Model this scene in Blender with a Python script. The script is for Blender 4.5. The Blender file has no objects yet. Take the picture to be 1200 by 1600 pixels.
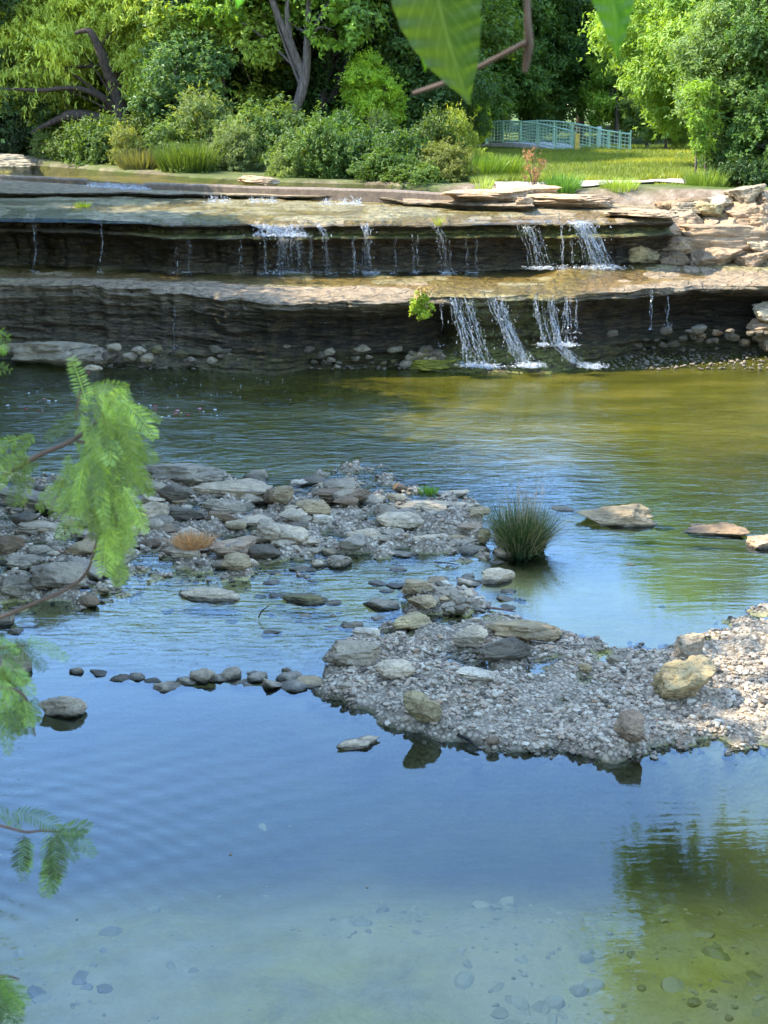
import bpy, bmesh, math, random
import numpy as np
from mathutils import Vector, Matrix, Euler

random.seed(7)
RNG = np.random.default_rng(7)
SC = bpy.context.scene
COL = SC.collection
R = math.radians

# ------------------------------------------------------------------ camera
F = 2198.0                      # focal length in photograph pixels (1200 x 1600)
PITCH = R(16.5)
CAMZ = 5.0
cam_d = bpy.data.cameras.new('camera')
cam = bpy.data.objects.new('camera', cam_d)
COL.objects.link(cam)
cam.location = (0, 0, CAMZ)
cam.rotation_euler = (R(90) - PITCH, 0, 0)
cam_d.sensor_fit = 'VERTICAL'
cam_d.sensor_height = 24
cam_d.lens = 24 * F / 1600
cam_d.clip_start = 0.05
cam_d.clip_end = 2000
cam_d.dof.use_dof = True
cam_d.dof.focus_distance = 20
cam_d.dof.aperture_fstop = 15
SC.camera = cam

# ------------------------------------------------------------------ light
SUN_EL = R(47)
SUN_AZ = R(-84)                 # compass style: 0 = +Y, positive towards +X
world = bpy.data.worlds.new('World')
SC.world = world
world.use_nodes = True
wn = world.node_tree
bg = wn.nodes['Background']
sky = wn.nodes.new('ShaderNodeTexSky')
sky.sky_type = 'NISHITA'
sky.sun_disc = False
sky.sun_elevation = SUN_EL
sky.sun_rotation = SUN_AZ
sky.altitude = 200
sky.air_density = 1.0
sky.dust_density = 0.3
sky.ozone_density = 2.6
wn.links.new(sky.outputs[0], bg.inputs[0])
bg.inputs[1].default_value = 0.15
sun_d = bpy.data.lights.new('sun', 'SUN')
sun_d.energy = 2.0
sun_d.angle = R(0.5)
sun_d.color = (1.0, 0.93, 0.80)
sun = bpy.data.objects.new('sun', sun_d)
COL.objects.link(sun)
SUNV = Vector((math.sin(SUN_AZ) * math.cos(SUN_EL), math.cos(SUN_AZ) * math.cos(SUN_EL), math.sin(SUN_EL)))
sun.rotation_euler = SUNV.to_track_quat('Z', 'Y').to_euler()
sun.location = SUNV * 60
SC.view_settings.view_transform = 'Standard'
SC.view_settings.look = 'None'
SC.view_settings.exposure = 2.9
SC.view_settings.gamma = 1
SC.render.engine = 'CYCLES'
SC.cycles.max_bounces = 8
SC.cycles.transparent_max_bounces = 16
SC.cycles.caustics_reflective = False
SC.cycles.caustics_refractive = False

# ------------------------------------------------------------------ projection helpers
CP, SP = math.cos(PITCH), math.sin(PITCH)
def ray(px, py):
    a = (px - 600) / F; b = (800 - py) / F
    return Vector((a, CP + b * SP, -SP + b * CP))
def at(px, py, z=0.0):
    d = ray(px, py); t = (z - CAMZ) / d.z
    return Vector((d.x * t, d.y * t, z))
def atD(px, py, Y):
    d = ray(px, py); t = Y / d.y
    return Vector((d.x * t, Y, CAMZ + d.z * t))

# ------------------------------------------------------------------ numpy noise
_perm = RNG.permutation(4096).astype(np.int64)
_val = RNG.random(4096) * 2 - 1
def _h(ix, iy, iz):
    return _val[_perm[(_perm[(_perm[ix & 4095] + iy) & 4095] + iz) & 4095]]
def noise3(p):
    p = np.asarray(p, float)
    i = np.floor(p).astype(np.int64); f = p - i
    u = f * f * f * (f * (f * 6 - 15) + 10)
    x, y, z = i[..., 0], i[..., 1], i[..., 2]
    ux, uy, uz = u[..., 0], u[..., 1], u[..., 2]
    def L(a, b, t): return a + (b - a) * t
    return L(L(L(_h(x, y, z), _h(x+1, y, z), ux), L(_h(x, y+1, z), _h(x+1, y+1, z), ux), uy),
             L(L(_h(x, y, z+1), _h(x+1, y, z+1), ux), L(_h(x, y+1, z+1), _h(x+1, y+1, z+1), ux), uy), uz)
def fbm(p, o=4, g=0.5):
    p = np.asarray(p, float); s = 0; a = 1.0
    for k in range(o):
        s = s + a * noise3(p * (2.03 ** k) + 17.3 * k); a *= g
    return s
def sstep(a, b, x):
    t = np.clip((x - a) / (b - a), 0, 1); return t * t * (3 - 2 * t)

# ------------------------------------------------------------------ mesh helpers
def mesh_np(name, V, Fc, smooth=False, attrs=None):
    """V (n,3); Fc list of (m,k) arrays or one array"""
    V = np.asarray(V, np.float32)
    if isinstance(Fc, np.ndarray): Fc = [Fc]
    me = bpy.data.meshes.new(name)
    me.vertices.add(len(V)); me.vertices.foreach_set('co', V.ravel())
    loops = np.concatenate([f.ravel() for f in Fc]).astype(np.int32)
    tot = np.concatenate([np.full(len(f), f.shape[1], np.int32) for f in Fc])
    st = np.concatenate([[0], np.cumsum(tot)[:-1]]).astype(np.int32)
    me.loops.add(len(loops)); me.loops.foreach_set('vertex_index', loops)
    me.polygons.add(len(tot)); me.polygons.foreach_set('loop_start', st)
    me.polygons.foreach_set('loop_total', tot)
    me.polygons.foreach_set('use_smooth', np.full(len(tot), smooth, bool))
    me.update(calc_edges=True)
    if attrs:
        for k, a in attrs.items():
            a = np.asarray(a, np.float32)
            if a.ndim == 1:
                at_ = me.attributes.new(k, 'FLOAT', 'POINT'); at_.data.foreach_set('value', a)
            else:
                at_ = me.attributes.new(k, 'FLOAT_VECTOR', 'POINT'); at_.data.foreach_set('vector', a.ravel())
    return me
def link(name, me, m=None, parent=None):
    o = bpy.data.objects.new(name, me); COL.objects.link(o)
    if m is not None and not me.materials: me.materials.append(m)
    if parent is not None: o.parent = parent
    return o
def tag(o, label, cat, group=None, kind=None):
    if label: o['label'] = label
    if cat: o['category'] = cat
    if group: o['group'] = group
    if kind: o['kind'] = kind
    return o
def empty(name, loc=(0, 0, 0), rz=0.0, label=None, cat=None, group=None):
    o = bpy.data.objects.new(name, None); COL.objects.link(o)
    o.location = loc; o.rotation_euler = (0, 0, rz); o.empty_display_size = 0.2
    return tag(o, label, cat, group)
def grid_faces(n, m):
    i = np.arange((n - 1) * (m - 1)); r = i // (m - 1); c = i % (m - 1); a = r * m + c
    return np.stack([a, a + 1, a + m + 1, a + m], 1)

_ico = {}
def ico(l):
    if l not in _ico:
        bm = bmesh.new(); bmesh.ops.create_icosphere(bm, subdivisions=l, radius=1)
        V = np.array([v.co[:] for v in bm.verts]); Fc = np.array([[v.index for v in f.verts] for f in bm.faces])
        bm.free(); _ico[l] = (V, Fc)
    return _ico[l]

def tube(pts, rad, sides=8, knob=0.0, seed=0, cap=True):
    """returns V,F (quads) of a tapered tube through pts (smoothed)"""
    P = np.array([list(p) for p in pts], float); rr = np.array(rad, float)
    if len(rr) != len(P): rr = np.interp(np.linspace(0, 1, len(P)), np.linspace(0, 1, len(rr)), rr)
    # catmull resample
    n = (len(P) - 1) * 5 + 1
    t = np.linspace(0, len(P) - 1, n); i = np.clip(t.astype(int), 0, len(P) - 2); f = (t - i)[:, None]
    P0 = P[np.clip(i - 1, 0, None)]; P1 = P[i]; P2 = P[i + 1]; P3 = P[np.clip(i + 2, None, len(P) - 1)]
    Q = 0.5 * ((2 * P1) + (-P0 + P2) * f + (2 * P0 - 5 * P1 + 4 * P2 - P3) * f ** 2 + (-P0 + 3 * P1 - 3 * P2 + P3) * f ** 3)
    r = np.interp(t, np.arange(len(P)), rr)
    T = np.gradient(Q, axis=0); T /= np.linalg.norm(T, axis=1)[:, None] + 1e-9
    ref = np.array([0.31, 0.95, 0.11]); A = np.cross(T, ref); A /= np.linalg.norm(A, axis=1)[:, None] + 1e-9
    B = np.cross(T, A)
    an = np.linspace(0, 2 * np.pi, sides, endpoint=False)
    V = Q[:, None, :] + (A[:, None, :] * np.cos(an)[None, :, None] + B[:, None, :] * np.sin(an)[None, :, None]) * r[:, None, None]
    if knob:
        nz = noise3((V.reshape(-1, 3)) * (1.2 / max(r[0], .01)) * 0.4 + seed * 7.7).reshape(n, sides)
        V = Q[:, None, :] + (V - Q[:, None, :]) * (1 + knob * nz)[:, :, None]
    V = V.reshape(-1, 3)
    a = np.arange(n - 1)[:, None] * sides; b = np.arange(sides)[None, :]; b2 = (b + 1) % sides
    Fc = np.stack([a + b, a + b2, a + sides + b2, a + sides + b], -1).reshape(-1, 4)
    return V, Fc
def join(parts):
    Vs, Fs, o = [], [], 0
    for V, Fc in parts:
        Vs.append(V); Fs.append(Fc + o); o += len(V)
    V = np.concatenate(Vs)
    ks = sorted({f.shape[1] for f in Fs})
    return V, [np.concatenate([f for f in Fs if f.shape[1] == k]) for k in ks]
def box(c, s, rz=0.0, bev=0.0):
    x, y, z = s[0] / 2, s[1] / 2, s[2] / 2
    V = np.array([[sx * x, sy * y, sz * z] for sx in (-1, 1) for sy in (-1, 1) for sz in (-1, 1)], float)
    ca, sa = math.cos(rz), math.sin(rz)
    V = np.stack([V[:, 0] * ca - V[:, 1] * sa, V[:, 0] * sa + V[:, 1] * ca, V[:, 2]], 1) + np.array(c, float)
    Fc = np.array([[0, 1, 3, 2], [4, 6, 7, 5], [0, 4, 5, 1], [2, 3, 7, 6], [0, 2, 6, 4], [1, 5, 7, 3]])
    return V, Fc

# ------------------------------------------------------------------ materials
class NT:
    def __init__(s, name):
        s.m = bpy.data.materials.new(name); s.m.use_nodes = True; s.t = s.m.node_tree; s.t.nodes.clear()
        s.out = s.n('ShaderNodeOutputMaterial')
    def n(s, ty, **kw):
        nd = s.t.nodes.new(ty)
        for k, v in kw.items():
            if k.startswith('i_'):
                key = k[2:]; key = int(key) if key.isdigit() else key.replace('_', ' ')
                s.set(nd, key, v)
            else: setattr(nd, k, v)
        return nd
    def set(s, nd, key, v):
        if isinstance(v, bpy.types.NodeSocket): s.t.links.new(v, nd.inputs[key])
        elif isinstance(v, bpy.types.Node): s.t.links.new(v.outputs[0], nd.inputs[key])
        else:
            if isinstance(v, tuple) and len(v) == 3 and len(nd.inputs[key].default_value) == 4: v = (*v, 1)
            nd.inputs[key].default_value = v
    def noise(s, vec, scale, detail=4, rough=0.55, dist=0.0):
        nd = s.n('ShaderNodeTexNoise', i_Scale=scale, i_Detail=detail, i_Roughness=rough, i_Distortion=dist)
        if vec is not None: s.set(nd, 'Vector', vec)
        return nd.outputs[0]
    def ramp(s, fac, stops):
        nd = s.n('ShaderNodeValToRGB', i_Fac=fac); cr = nd.color_ramp
        while len(cr.elements) < len(stops): cr.elements.new(0.5)
        for e, (p, c) in zip(cr.elements, stops):
            e.position = p; e.color = (*c, 1) if isinstance(c, tuple) else (c, c, c, 1)
        return nd.outputs[0]
    def mix(s, f, a, b, blend='MIX'):
        nd = s.n('ShaderNodeMix', data_type='RGBA', blend_type=blend)
        s.set(nd, 0, f); s.set(nd, 6, a); s.set(nd, 7, b); return nd.outputs[2]
    def math(s, op, a, b=0.0, c=None, clamp=False):
        nd = s.n('ShaderNodeMath', operation=op, use_clamp=clamp); s.set(nd, 0, a); s.set(nd, 1, b)
        if c is not None: s.set(nd, 2, c)
        return nd.outputs[0]
    def attr(s, name, out='Fac'):
        return s.n('ShaderNodeAttribute', attribute_name=name).outputs[out]
    def mapr(s, v, a, b, c=0.0, d=1.0):
        return s.n('ShaderNodeMapRange', i_0=v, i_1=a, i_2=b, i_3=c, i_4=d).outputs[0]
    def sep(s, v): return s.n('ShaderNodeSeparateXYZ', i_0=v).outputs
    def mapping(s, v, sc):
        return s.n('ShaderNodeMapping', i_Vector=v, i_Scale=sc).outputs[0]
    def bump(s, h, st=0.5, dist=0.02, nrm=None):
        nd = s.n('ShaderNodeBump', i_Strength=st, i_Distance=dist, i_Height=h)
        if nrm is not None: s.set(nd, 'Normal', nrm)
        return nd.outputs[0]
    def pbr(s, col, rough=0.8, nrm=None, spec=0.3):
        nd = s.n('ShaderNodeBsdfPrincipled'); s.set(nd, 'Base Color', col); s.set(nd, 'Roughness', rough)
        s.set(nd, 'Specular IOR Level', spec)
        if nrm is not None: s.set(nd, 'Normal', nrm)
        s.t.links.new(nd.outputs[0], s.out.inputs[0]); return nd
def POS(t): return t.n('ShaderNodeNewGeometry').outputs['Position']

def mat_rock():
    t = NT('limestone_rock'); tc = t.n('ShaderNodeTexCoord'); oi = t.n('ShaderNodeObjectInfo')
    p = POS(t)
    off = t.n('ShaderNodeVectorMath', operation='ADD', i_0=p, i_1=oi.outputs['Location']).outputs[0]
    base = t.ramp(t.noise(off, 3.0, 6, .6), [(.28, (.60, .53, .42)), (.5, (1.0, .87, .67)), (.72, (1.35, 1.15, .84))])
    col = t.mix(1.0, base, oi.outputs['Color'], 'MULTIPLY')
    blot = t.ramp(t.noise(off, 9, 6, .7, .6), [(.38, 0.0), (.60, 1.0)])
    col = t.mix(t.math('MULTIPLY', blot, .45), col, t.mix(1.0, col, (.55, .52, .48), 'MULTIPLY'))
    str_ = t.noise(t.mapping(off, (1.5, 1.5, 22)), 2.0, 4, .6, .3)
    col = t.mix(t.mapr(str_, .5, .75, 0, .4), col, (.13, .115, .09))
    pits = t.ramp(t.noise(off, 42, 4, .7), [(.33, 1.0), (.45, 0.0)])
    col = t.mix(t.math('MULTIPLY', pits, .6), col, (.07, .065, .055))
    z = t.sep(p)[2]
    zz = t.math('ADD', z, t.math('MULTIPLY', t.noise(p, 7, 3), -.06))
    wet = t.mapr(zz, -.012, .012, 1, 0)
    col = t.mix(t.math('MULTIPLY', wet, .75), col, (.035, .032, .018))
    h = t.math('ADD', t.noise(off, 14, 8, .7), t.math('MULTIPLY', str_, .7))
    b = t.bump(h, .9, .035); b = t.bump(t.noise(off, 90, 4, .7), .5, .006, b)
    t.pbr(col, t.mapr(wet, 0, 1, .85, .35), b, .3); return t.m

def mat_ledge():
    t = NT('ledge_limestone'); p = POS(t)
    g = t.n('ShaderNodeNewGeometry'); nz = t.sep(g.outputs['True Normal'])[2]
    n1 = t.noise(p, 1.6, 6, .6); n2 = t.noise(p, 7, 6, .65, .5); n3 = t.noise(t.mapping(p, (.9, .9, 11)), 2.6, 7, .68, .8)
    dry = t.ramp(n2, [(.3, (.12, .082, .042)), (.5, (.25, .178, .098)), (.7, (.36, .27, .16))])
    wet = t.ramp(n2, [(.3, (.07, .055, .016)), (.42, (.16, .125, .045)), (.58, (.29, .23, .10)), (.76, (.42, .35, .20))])
    wf = t.math('ADD', t.attr('wet'), t.math('MULTIPLY', t.math('SUBTRACT', n1, .5), 1.1))
    wf = t.mapr(wf, .35, .62)
    top = t.mix(wf, dry, wet)
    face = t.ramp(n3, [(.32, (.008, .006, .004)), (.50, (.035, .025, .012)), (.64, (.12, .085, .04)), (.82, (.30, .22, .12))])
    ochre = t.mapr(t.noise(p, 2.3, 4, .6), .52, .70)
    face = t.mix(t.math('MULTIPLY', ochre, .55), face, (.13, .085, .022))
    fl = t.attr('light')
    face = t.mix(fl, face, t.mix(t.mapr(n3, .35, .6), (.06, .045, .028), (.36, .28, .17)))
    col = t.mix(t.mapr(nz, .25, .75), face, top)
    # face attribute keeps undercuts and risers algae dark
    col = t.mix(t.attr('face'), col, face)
    vo = t.n('ShaderNodeTexVoronoi', feature='DISTANCE_TO_EDGE', i_Vector=t.n('ShaderNodeVectorMath', operation='ADD', i_0=t.mapping(p, (1.5, 1.5, 6.5)), i_1=t.n('ShaderNodeTexNoise', i_Vector=p, i_Scale=3.0).outputs[1]).outputs[0], i_Scale=1.0)
    crk = t.mapr(vo.outputs['Distance'], 0, .07, 1, 0)
    col = t.mix(t.math('MULTIPLY', crk, .32), col, (.02, .015, .01))
    moss = t.math('MULTIPLY', t.attr('moss'), t.mapr(t.noise(p, 5, 5, .7), .38, .55))
    mossc = t.ramp(t.noise(p, 16, 4), [(.3, (.055, .07, .012)), (.6, (.20, .19, .04)), (.8, (.36, .33, .12))])
    col = t.mix(moss, col, mossc)
    h = t.math('SUBTRACT', t.math('ADD', n2, t.math('MULTIPLY', n3, .8)), t.math('MULTIPLY', crk, .35)); b = t.bump(h, 1.0, .08); b = t.bump(t.noise(p, 38, 5, .7), .6, .012, b)
    t.pbr(col, t.mapr(wf, 0, 1, .85, .32), b, .4); return t.m

def mat_bed():
    t = NT('creek_bed'); p = POS(t); s = t.sep(p)
    vor = t.n('ShaderNodeTexVoronoi', i_Vector=p, i_Scale=24.0); vor2 = t.n('ShaderNodeTexVoronoi', i_Vector=p, i_Scale=7.0)
    gv = t.ramp(t.sep(vor.outputs['Color'])[0], [(0, (.26, .20, .125)), (.5, (.46, .37, .24)), (1, (.66, .55, .38))])
    edge = t.mapr(vor.outputs['Distance'], .25, .65, 1, .35)
    grav = t.mix(1.0, gv, edge, 'MULTIPLY')
    dirt = t.ramp(t.noise(p, 5, 6, .65), [(.35, (.15, .11, .065)), (.65, (.38, .30, .20))])
    above = t.mix(t.mapr(t.noise(p, 3, 4), .4, .6, 0, .55), grav, dirt)
    alg = t.ramp(t.noise(p, 2.2, 7, .7, .5), [(.3, (.30, .26, .025)), (.5, (.50, .43, .05)), (.7, (.66, .58, .12))])
    cob = t.ramp(t.noise(p, 6, 7, .75), [(.3, (.24, .21, .09)), (.7, (.62, .56, .34))])
    alg = t.mix(t.mapr(t.noise(p, 1.3, 4), .48, .66, 0, .6), alg, cob)
    sandy = t.mapr(t.noise(p, .8, 4), .38, .6, .1, .7)
    alg = t.mix(sandy, alg, (.62, .53, .27))
    dark = t.ramp(t.noise(p, 3.5, 6, .7), [(.3, (.03, .035, .02)), (.7, (.10, .10, .055))])
    alg = t.mix(t.attr('depth_shade'), alg, dark)  # dark bed colour paints in the dimming of deeper water
    under = t.mapr(t.math('ADD', s[2], t.math('MULTIPLY', t.noise(p, 8, 3), -.04)), -.035, .01, 1, 0)
    damp = t.mapr(s[2], .0, .035, .62, 0)
    above = t.mix(damp, above, (.055, .048, .03))
    col = t.mix(under, above, alg)
    b = t.bump(t.math('ADD', t.math('MULTIPLY', edge, .6), t.noise(p, 18, 5)), .7, .02)
    t.pbr(col, .8, b, .25); return t.m

def mat_pebble():
    t = NT('pebble_stone'); tint = t.attr('tint'); p = POS(t)
    c = t.ramp(tint, [(0, (.10, .08, .055)), (.12, (.25, .20, .135)), (.5, (.44, .32, .205)), (.75, (.48, .395, .265)), (.93, (.60, .51, .36)), (1, (.40, .25, .13))])
    c = t.mix(t.mapr(t.noise(p, 30, 4), .35, .65, .0, .35), c, t.mix(1., c, (.55, .52, .48), 'MULTIPLY'))
    wet = t.mapr(t.math('ADD', t.sep(p)[2], t.math('MULTIPLY', t.noise(p, 7, 3), -.04)), -.01, .018, 1, 0)
    c = t.mix(t.math('MULTIPLY', wet, .7), c, (.05, .045, .025))
    c = t.mix(t.mapr(t.sep(p)[2], -.03, -.10, 0, .85), c, t.mix(tint, (.34, .30, .07), (.60, .54, .24)))
    t.pbr(c, t.mapr(wet, 0, 1, .8, .3), t.bump(t.noise(p, 60, 4), .5, .006), .3); return t.m

def water_mat(name, kind):
    t = NT(name); p = POS(t); s = t.sep(p)
    if kind == 'pool':
        far = t.mapr(s[1], 14.2, 17.0, 0, 1)
        left_riff = t.math('MULTIPLY', t.mapr(s[1], 11.4, 13.2, 0, 1), t.mapr(s[0], 1.8, .3, 0, 1))
        amp = t.math('ADD', t.math('MULTIPLY', far, t.mapr(s[0], -2.5, 2.0, .10, .40)), t.math('ADD', t.math('MULTIPLY', left_riff, .5), .05))
        w1 = t.noise(t.mapping(p, (2.4, 9.0, 1)), 1.5, 3, .55, .4)
        w2 = t.noise(t.mapping(p, (1.0, 2.4, 1)), 1.0, 2, .5, .8)
        h = t.math('MULTIPLY', t.math('ADD', t.math('MULTIPLY', w1, .55), w2), amp)
        # ring ripples spreading over the near left corner of the pool
        ww = t.noise(p, .55, 2, .5, 0)
        pv = t.n('ShaderNodeVectorMath', operation='ADD', i_0=t.mapping(p, (1, 1, 1)), i_1=(3.6, -6.2, 0)).outputs[0]
        rings = t.n('ShaderNodeTexWave', wave_type='RINGS', rings_direction='Z', i_Vector=pv, i_Scale=1.9, i_Distortion=4.5, i_Detail=1.0)
        rings.inputs['Detail Scale'].default_value = .8
        band = t.n('ShaderNodeTexWave', wave_type='BANDS', bands_direction='DIAGONAL', i_Vector=t.mapping(p, (-.6, 1, 1)), i_Scale=1.9, i_Distortion=3.0, i_Detail=1.0)
        m = t.math('MULTIPLY', t.mapr(s[0], -.2, -2.4, 0, 1), t.mapr(s[1], 10.4, 8.6, 0, 1))
        m2 = t.math('MULTIPLY', t.mapr(s[0], .8, -1.6, 0, 1), t.mapr(s[1], 11.2, 9.4, 0, 1))
        h = t.math('ADD', h, t.math('MULTIPLY', t.math('MULTIPLY', rings.outputs[1], m), .055))
        h = t.math('ADD', h, t.math('MULTIPLY', t.math('MULTIPLY', band.outputs[1], m2), .035))
        b = t.bump(h, 1.0, .035)
        ior, rough, tint = 1.58, .02, (.97, .98, .95)
    else:
        w1 = t.noise(t.mapping(p, (2.2, 6, 1)), 2.2, 4, .6, .6)
        b = t.bump(w1, 1.0, .05)
        ior, rough, tint = 1.18, .06, (.95, .88, .68)
        if kind == 'upstream': tint = (.75, .75, .45)
    fr = t.n('ShaderNodeFresnel', i_IOR=ior); t.set(fr, 'Normal', b)
    gl = t.n('ShaderNodeBsdfGlossy', i_Color=(.70, .88, 1), i_Roughness=rough); t.set(gl, 'Normal', b)
    tr = t.n('ShaderNodeBsdfTransparent', i_Color=tint)
    trs = tr.outputs[0]
    if kind == 'pool':     # murky, algae-rich water of the big pool
        mk = t.ramp(t.noise(t.mapping(p, (.5, 1.1, 1)), 1.0, 4, .6), [(.3, (.055, .058, .006)), (.55, (.115, .105, .012)), (.75, (.20, .165, .03))])
        df = t.n('ShaderNodeBsdfDiffuse', i_Color=mk)
        tf = t.math('MULTIPLY', t.mapr(s[1], 17.8, 21.2, 0, .62), t.mapr(s[0], -4.5, 1.5, .30, 1))
        trs = t.n('ShaderNodeMixShader', i_0=tf, i_1=trs, i_2=df.outputs[0]).outputs[0]
    mx = t.n('ShaderNodeMixShader', i_0=fr.outputs[0], i_1=trs, i_2=gl.outputs[0])
    t.t.links.new(mx.outputs[0], t.out.inputs[0])
    if kind == 'pool':
        va = t.n('ShaderNodeVolumeAbsorption', i_Color=(.76, .76, .10), i_Density=.8)
        t.t.links.new(va.outputs[0], t.out.inputs[1])
    return t.m

def mat_fall():
    t = NT('falling_water'); p = POS(t)
    d = t.n('ShaderNodeBsdfDiffuse', i_Color=(.62, .65, .68)); tl = t.n('ShaderNodeBsdfTranslucent', i_Color=(.55, .6, .65))
    g = t.n('ShaderNodeBsdfGlossy', i_Color=(1, 1, 1), i_Roughness=.12); tr = t.n('ShaderNodeBsdfTransparent')
    a = t.n('ShaderNodeMixShader', i_0=.4, i_1=d.outputs[0], i_2=tl.outputs[0])
    a = t.n('ShaderNodeMixShader', i_0=.25, i_1=a.outputs[0], i_2=g.outputs[0])
    k = t.mapr(t.noise(t.mapping(p, (30, 30, 7)), 1.0, 4, .7), .44, .66, .05, .8)
    a = t.n('ShaderNodeMixShader', i_0=k, i_1=tr.outputs[0], i_2=a.outputs[0])
    t.t.links.new(a.outputs[0], t.out.inputs[0]); return t.m

def mat_leaf(name='leaf_green', trans=.42, use_obj=True, col=None, spec=.35, rough=.5, vein=False):
    t = NT(name); oi = t.n('ShaderNodeObjectInfo'); tint = t.attr('tint')
    base = oi.outputs['Color'] if use_obj else None
    var = t.ramp(tint, [(0, (.55, .62, .55)), (.5, (1, 1, 1)), (.85, (1.45, 1.3, .9)), (1, (2.2, 1.6, .9))])
    if use_obj: c = t.mix(1.0, t.mix(1.0, var, base, 'MULTIPLY'), (1.5, 1.5, 1.3), 'MULTIPLY')
    else: c = t.mix(1.0, var, col, 'MULTIPLY')
    nrm = None
    if vein:
        u = t.attr('uvw', 'Vector'); su = t.sep(u)
        ax = t.math('ABSOLUTE', su[0])
        side = t.math('FRACT', t.math('SUBTRACT', t.math('MULTIPLY', su[1], 9.0), t.math('MULTIPLY', ax, 3.2)))
        vm = t.mapr(t.math('ABSOLUTE', t.math('SUBTRACT', side, .5)), .0, .10, 1, 0)
        vm = t.math('MAXIMUM', t.math('MULTIPLY', vm, .55), t.mapr(ax, .0, .05, 1, 0))
        c = t.mix(t.math('MULTIPLY', vm, .22), c, (.30, .40, .14))
        c = t.mix(t.mapr(t.noise(u, 6, 4), .4, .7, 0, .35), c, t.mix(1., c, (.5, .6, .5), 'MULTIPLY'))
        nrm = t.bump(vm, .4, .001)
    pb = t.n('ShaderNodeBsdfPrincipled'); t.set(pb, 'Base Color', c); t.set(pb, 'Roughness', rough); t.set(pb, 'Specular IOR Level', spec)
    if nrm is not None: t.set(pb, 'Normal', nrm)
    tc = t.mix(1.0, c, (1.5, 1.45, .55), 'MULTIPLY')
    tl = t.n('ShaderNodeBsdfTranslucent', i_Color=tc)
    mx = t.n('ShaderNodeMixShader', i_0=trans, i_1=pb.outputs[0], i_2=tl.outputs[0])
    t.t.links.new(mx.outputs[0], t.out.inputs[0]); return t.m

def mat_bark():
    t = NT('bark'); p = POS(t); oi = t.n('ShaderNodeObjectInfo')
    n = t.noise(t.mapping(p, (9, 9, 2.2)), 2.0, 6, .7, .4)
    c = t.ramp(n, [(.3, (.35, .33, .30)), (.5, (.9, .86, .8)), (.7, (1.7, 1.6, 1.5))])
    c = t.mix(1., c, oi.outputs['Color'], 'MULTIPLY')
    t.pbr(c, .9, t.bump(n, .8, .03), .2); return t.m

def simple(name, c, rough=.7, spec=.3, nsc=12, var=.35, bump=.004):
    t = NT(name); p = POS(t); n = t.noise(p, nsc, 5, .65)
    cc = t.ramp(n, [(.3, tuple(x * (1 - var) for x in c)), (.7, tuple(min(1, x * (1 + var)) for x in c))])
    t.pbr(cc, rough, t.bump(n, .5, bump), spec); return t.m

def mat_ground():
    t = NT('bank_soil'); p = POS(t)
    soil = t.ramp(t.noise(p, 2.5, 7, .7), [(.3, (.06, .048, .03)), (.55, (.16, .125, .08)), (.75, (.30, .24, .17))])
    gr = t.ramp(t.noise(p, 1.2, 6, .7), [(.3, (.04, .065, .012)), (.6, (.10, .13, .03)), (.8, (.22, .21, .07))])
    pale = t.ramp(t.noise(p, 3, 7, .7), [(.3, (.10, .072, .045)), (.5, (.19, .14, .095)), (.7, (.32, .26, .19))])
    c = t.mix(t.attr('grass'), soil, gr); c = t.mix(t.attr('sand'), c, pale)
    t.pbr(c, .95, t.bump(t.noise(p, 12, 6, .7), .8, .05), .1); return t.m

M = dict(rock=mat_rock(), ledge=mat_ledge(), bed=mat_bed(), pebble=mat_pebble(), pool=water_mat('creek_water', 'pool'),
         film=water_mat('shallow_flow_water', 'film'), upstream=water_mat('upstream_water', 'upstream'), fall=mat_fall(),
         leaf=mat_leaf(), bark=mat_bark(), ground=mat_ground(),
         blade=mat_leaf('grass_blade', .35), bigleaf=mat_leaf('broad_leaf', .5, vein=True, rough=.42, spec=.4),
         conc=simple('weathered_concrete', (.17, .13, .095), .9), path=simple('pale_gravel_path', (.30, .26, .21), .95, nsc=6),
         green=simple('green_painted_steel', (.40, .58, .38), .45, .4, 20, .15, .0005), deckm=simple('pale_concrete_deck', (.48, .46, .43), .9),
         yellow=simple('yellow_painted_post', (.65, .46, .10), .6), white=simple('white_paint', (.75, .75, .72), .6),
         dead=mat_leaf('dead_plant', .2), twig=simple('reddish_twig', (.075, .045, .028), .7, nsc=60, bump=.001),
         petal=None)

# ================================================================== THE SETTING
def poly_sdf(poly, X, Y):
    """positive inside"""
    P = np.array(poly); n = len(P); d = np.full(X.shape, 1e9); ins = np.zeros(X.shape, bool)
    for i in range(n):
        a = P[i]; b = P[(i + 1) % n]; e = b - a
        wx, wy = X - a[0], Y - a[1]; tt = np.clip((wx * e[0] + wy * e[1]) / (e @ e + 1e-12), 0, 1)
        d = np.minimum(d, np.hypot(wx - e[0] * tt, wy - e[1] * tt))
        c = ((a[1] > Y) != (b[1] > Y)) & (X < (b[0] - a[0]) * (Y - a[1]) / (b[1] - a[1] + 1e-12) + a[0]); ins ^= c
    return np.where(ins, d, -d)
def pxpoly(L, z=0.0): return [at(a, b, z)[:2] for a, b in L]
BAR = pxpoly([(500, 1092), (560, 1116), (640, 1138), (700, 1152), (760, 1172), (830, 1174), (900, 1178), (985, 1186), (1040, 1166), (1120, 1160), (1420, 1170),
              (1420, 900), (1240, 940), (1180, 966), (1130, 988), (1085, 1008), (1010, 1014), (940, 1006), (880, 1004), (840, 990), (780, 972), (700, 975), (640, 985), (560, 993), (515, 1022), (505, 1060)])
PILE = pxpoly([(628, 925), (690, 912), (745, 930), (765, 950), (720, 962), (650, 962)])
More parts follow.
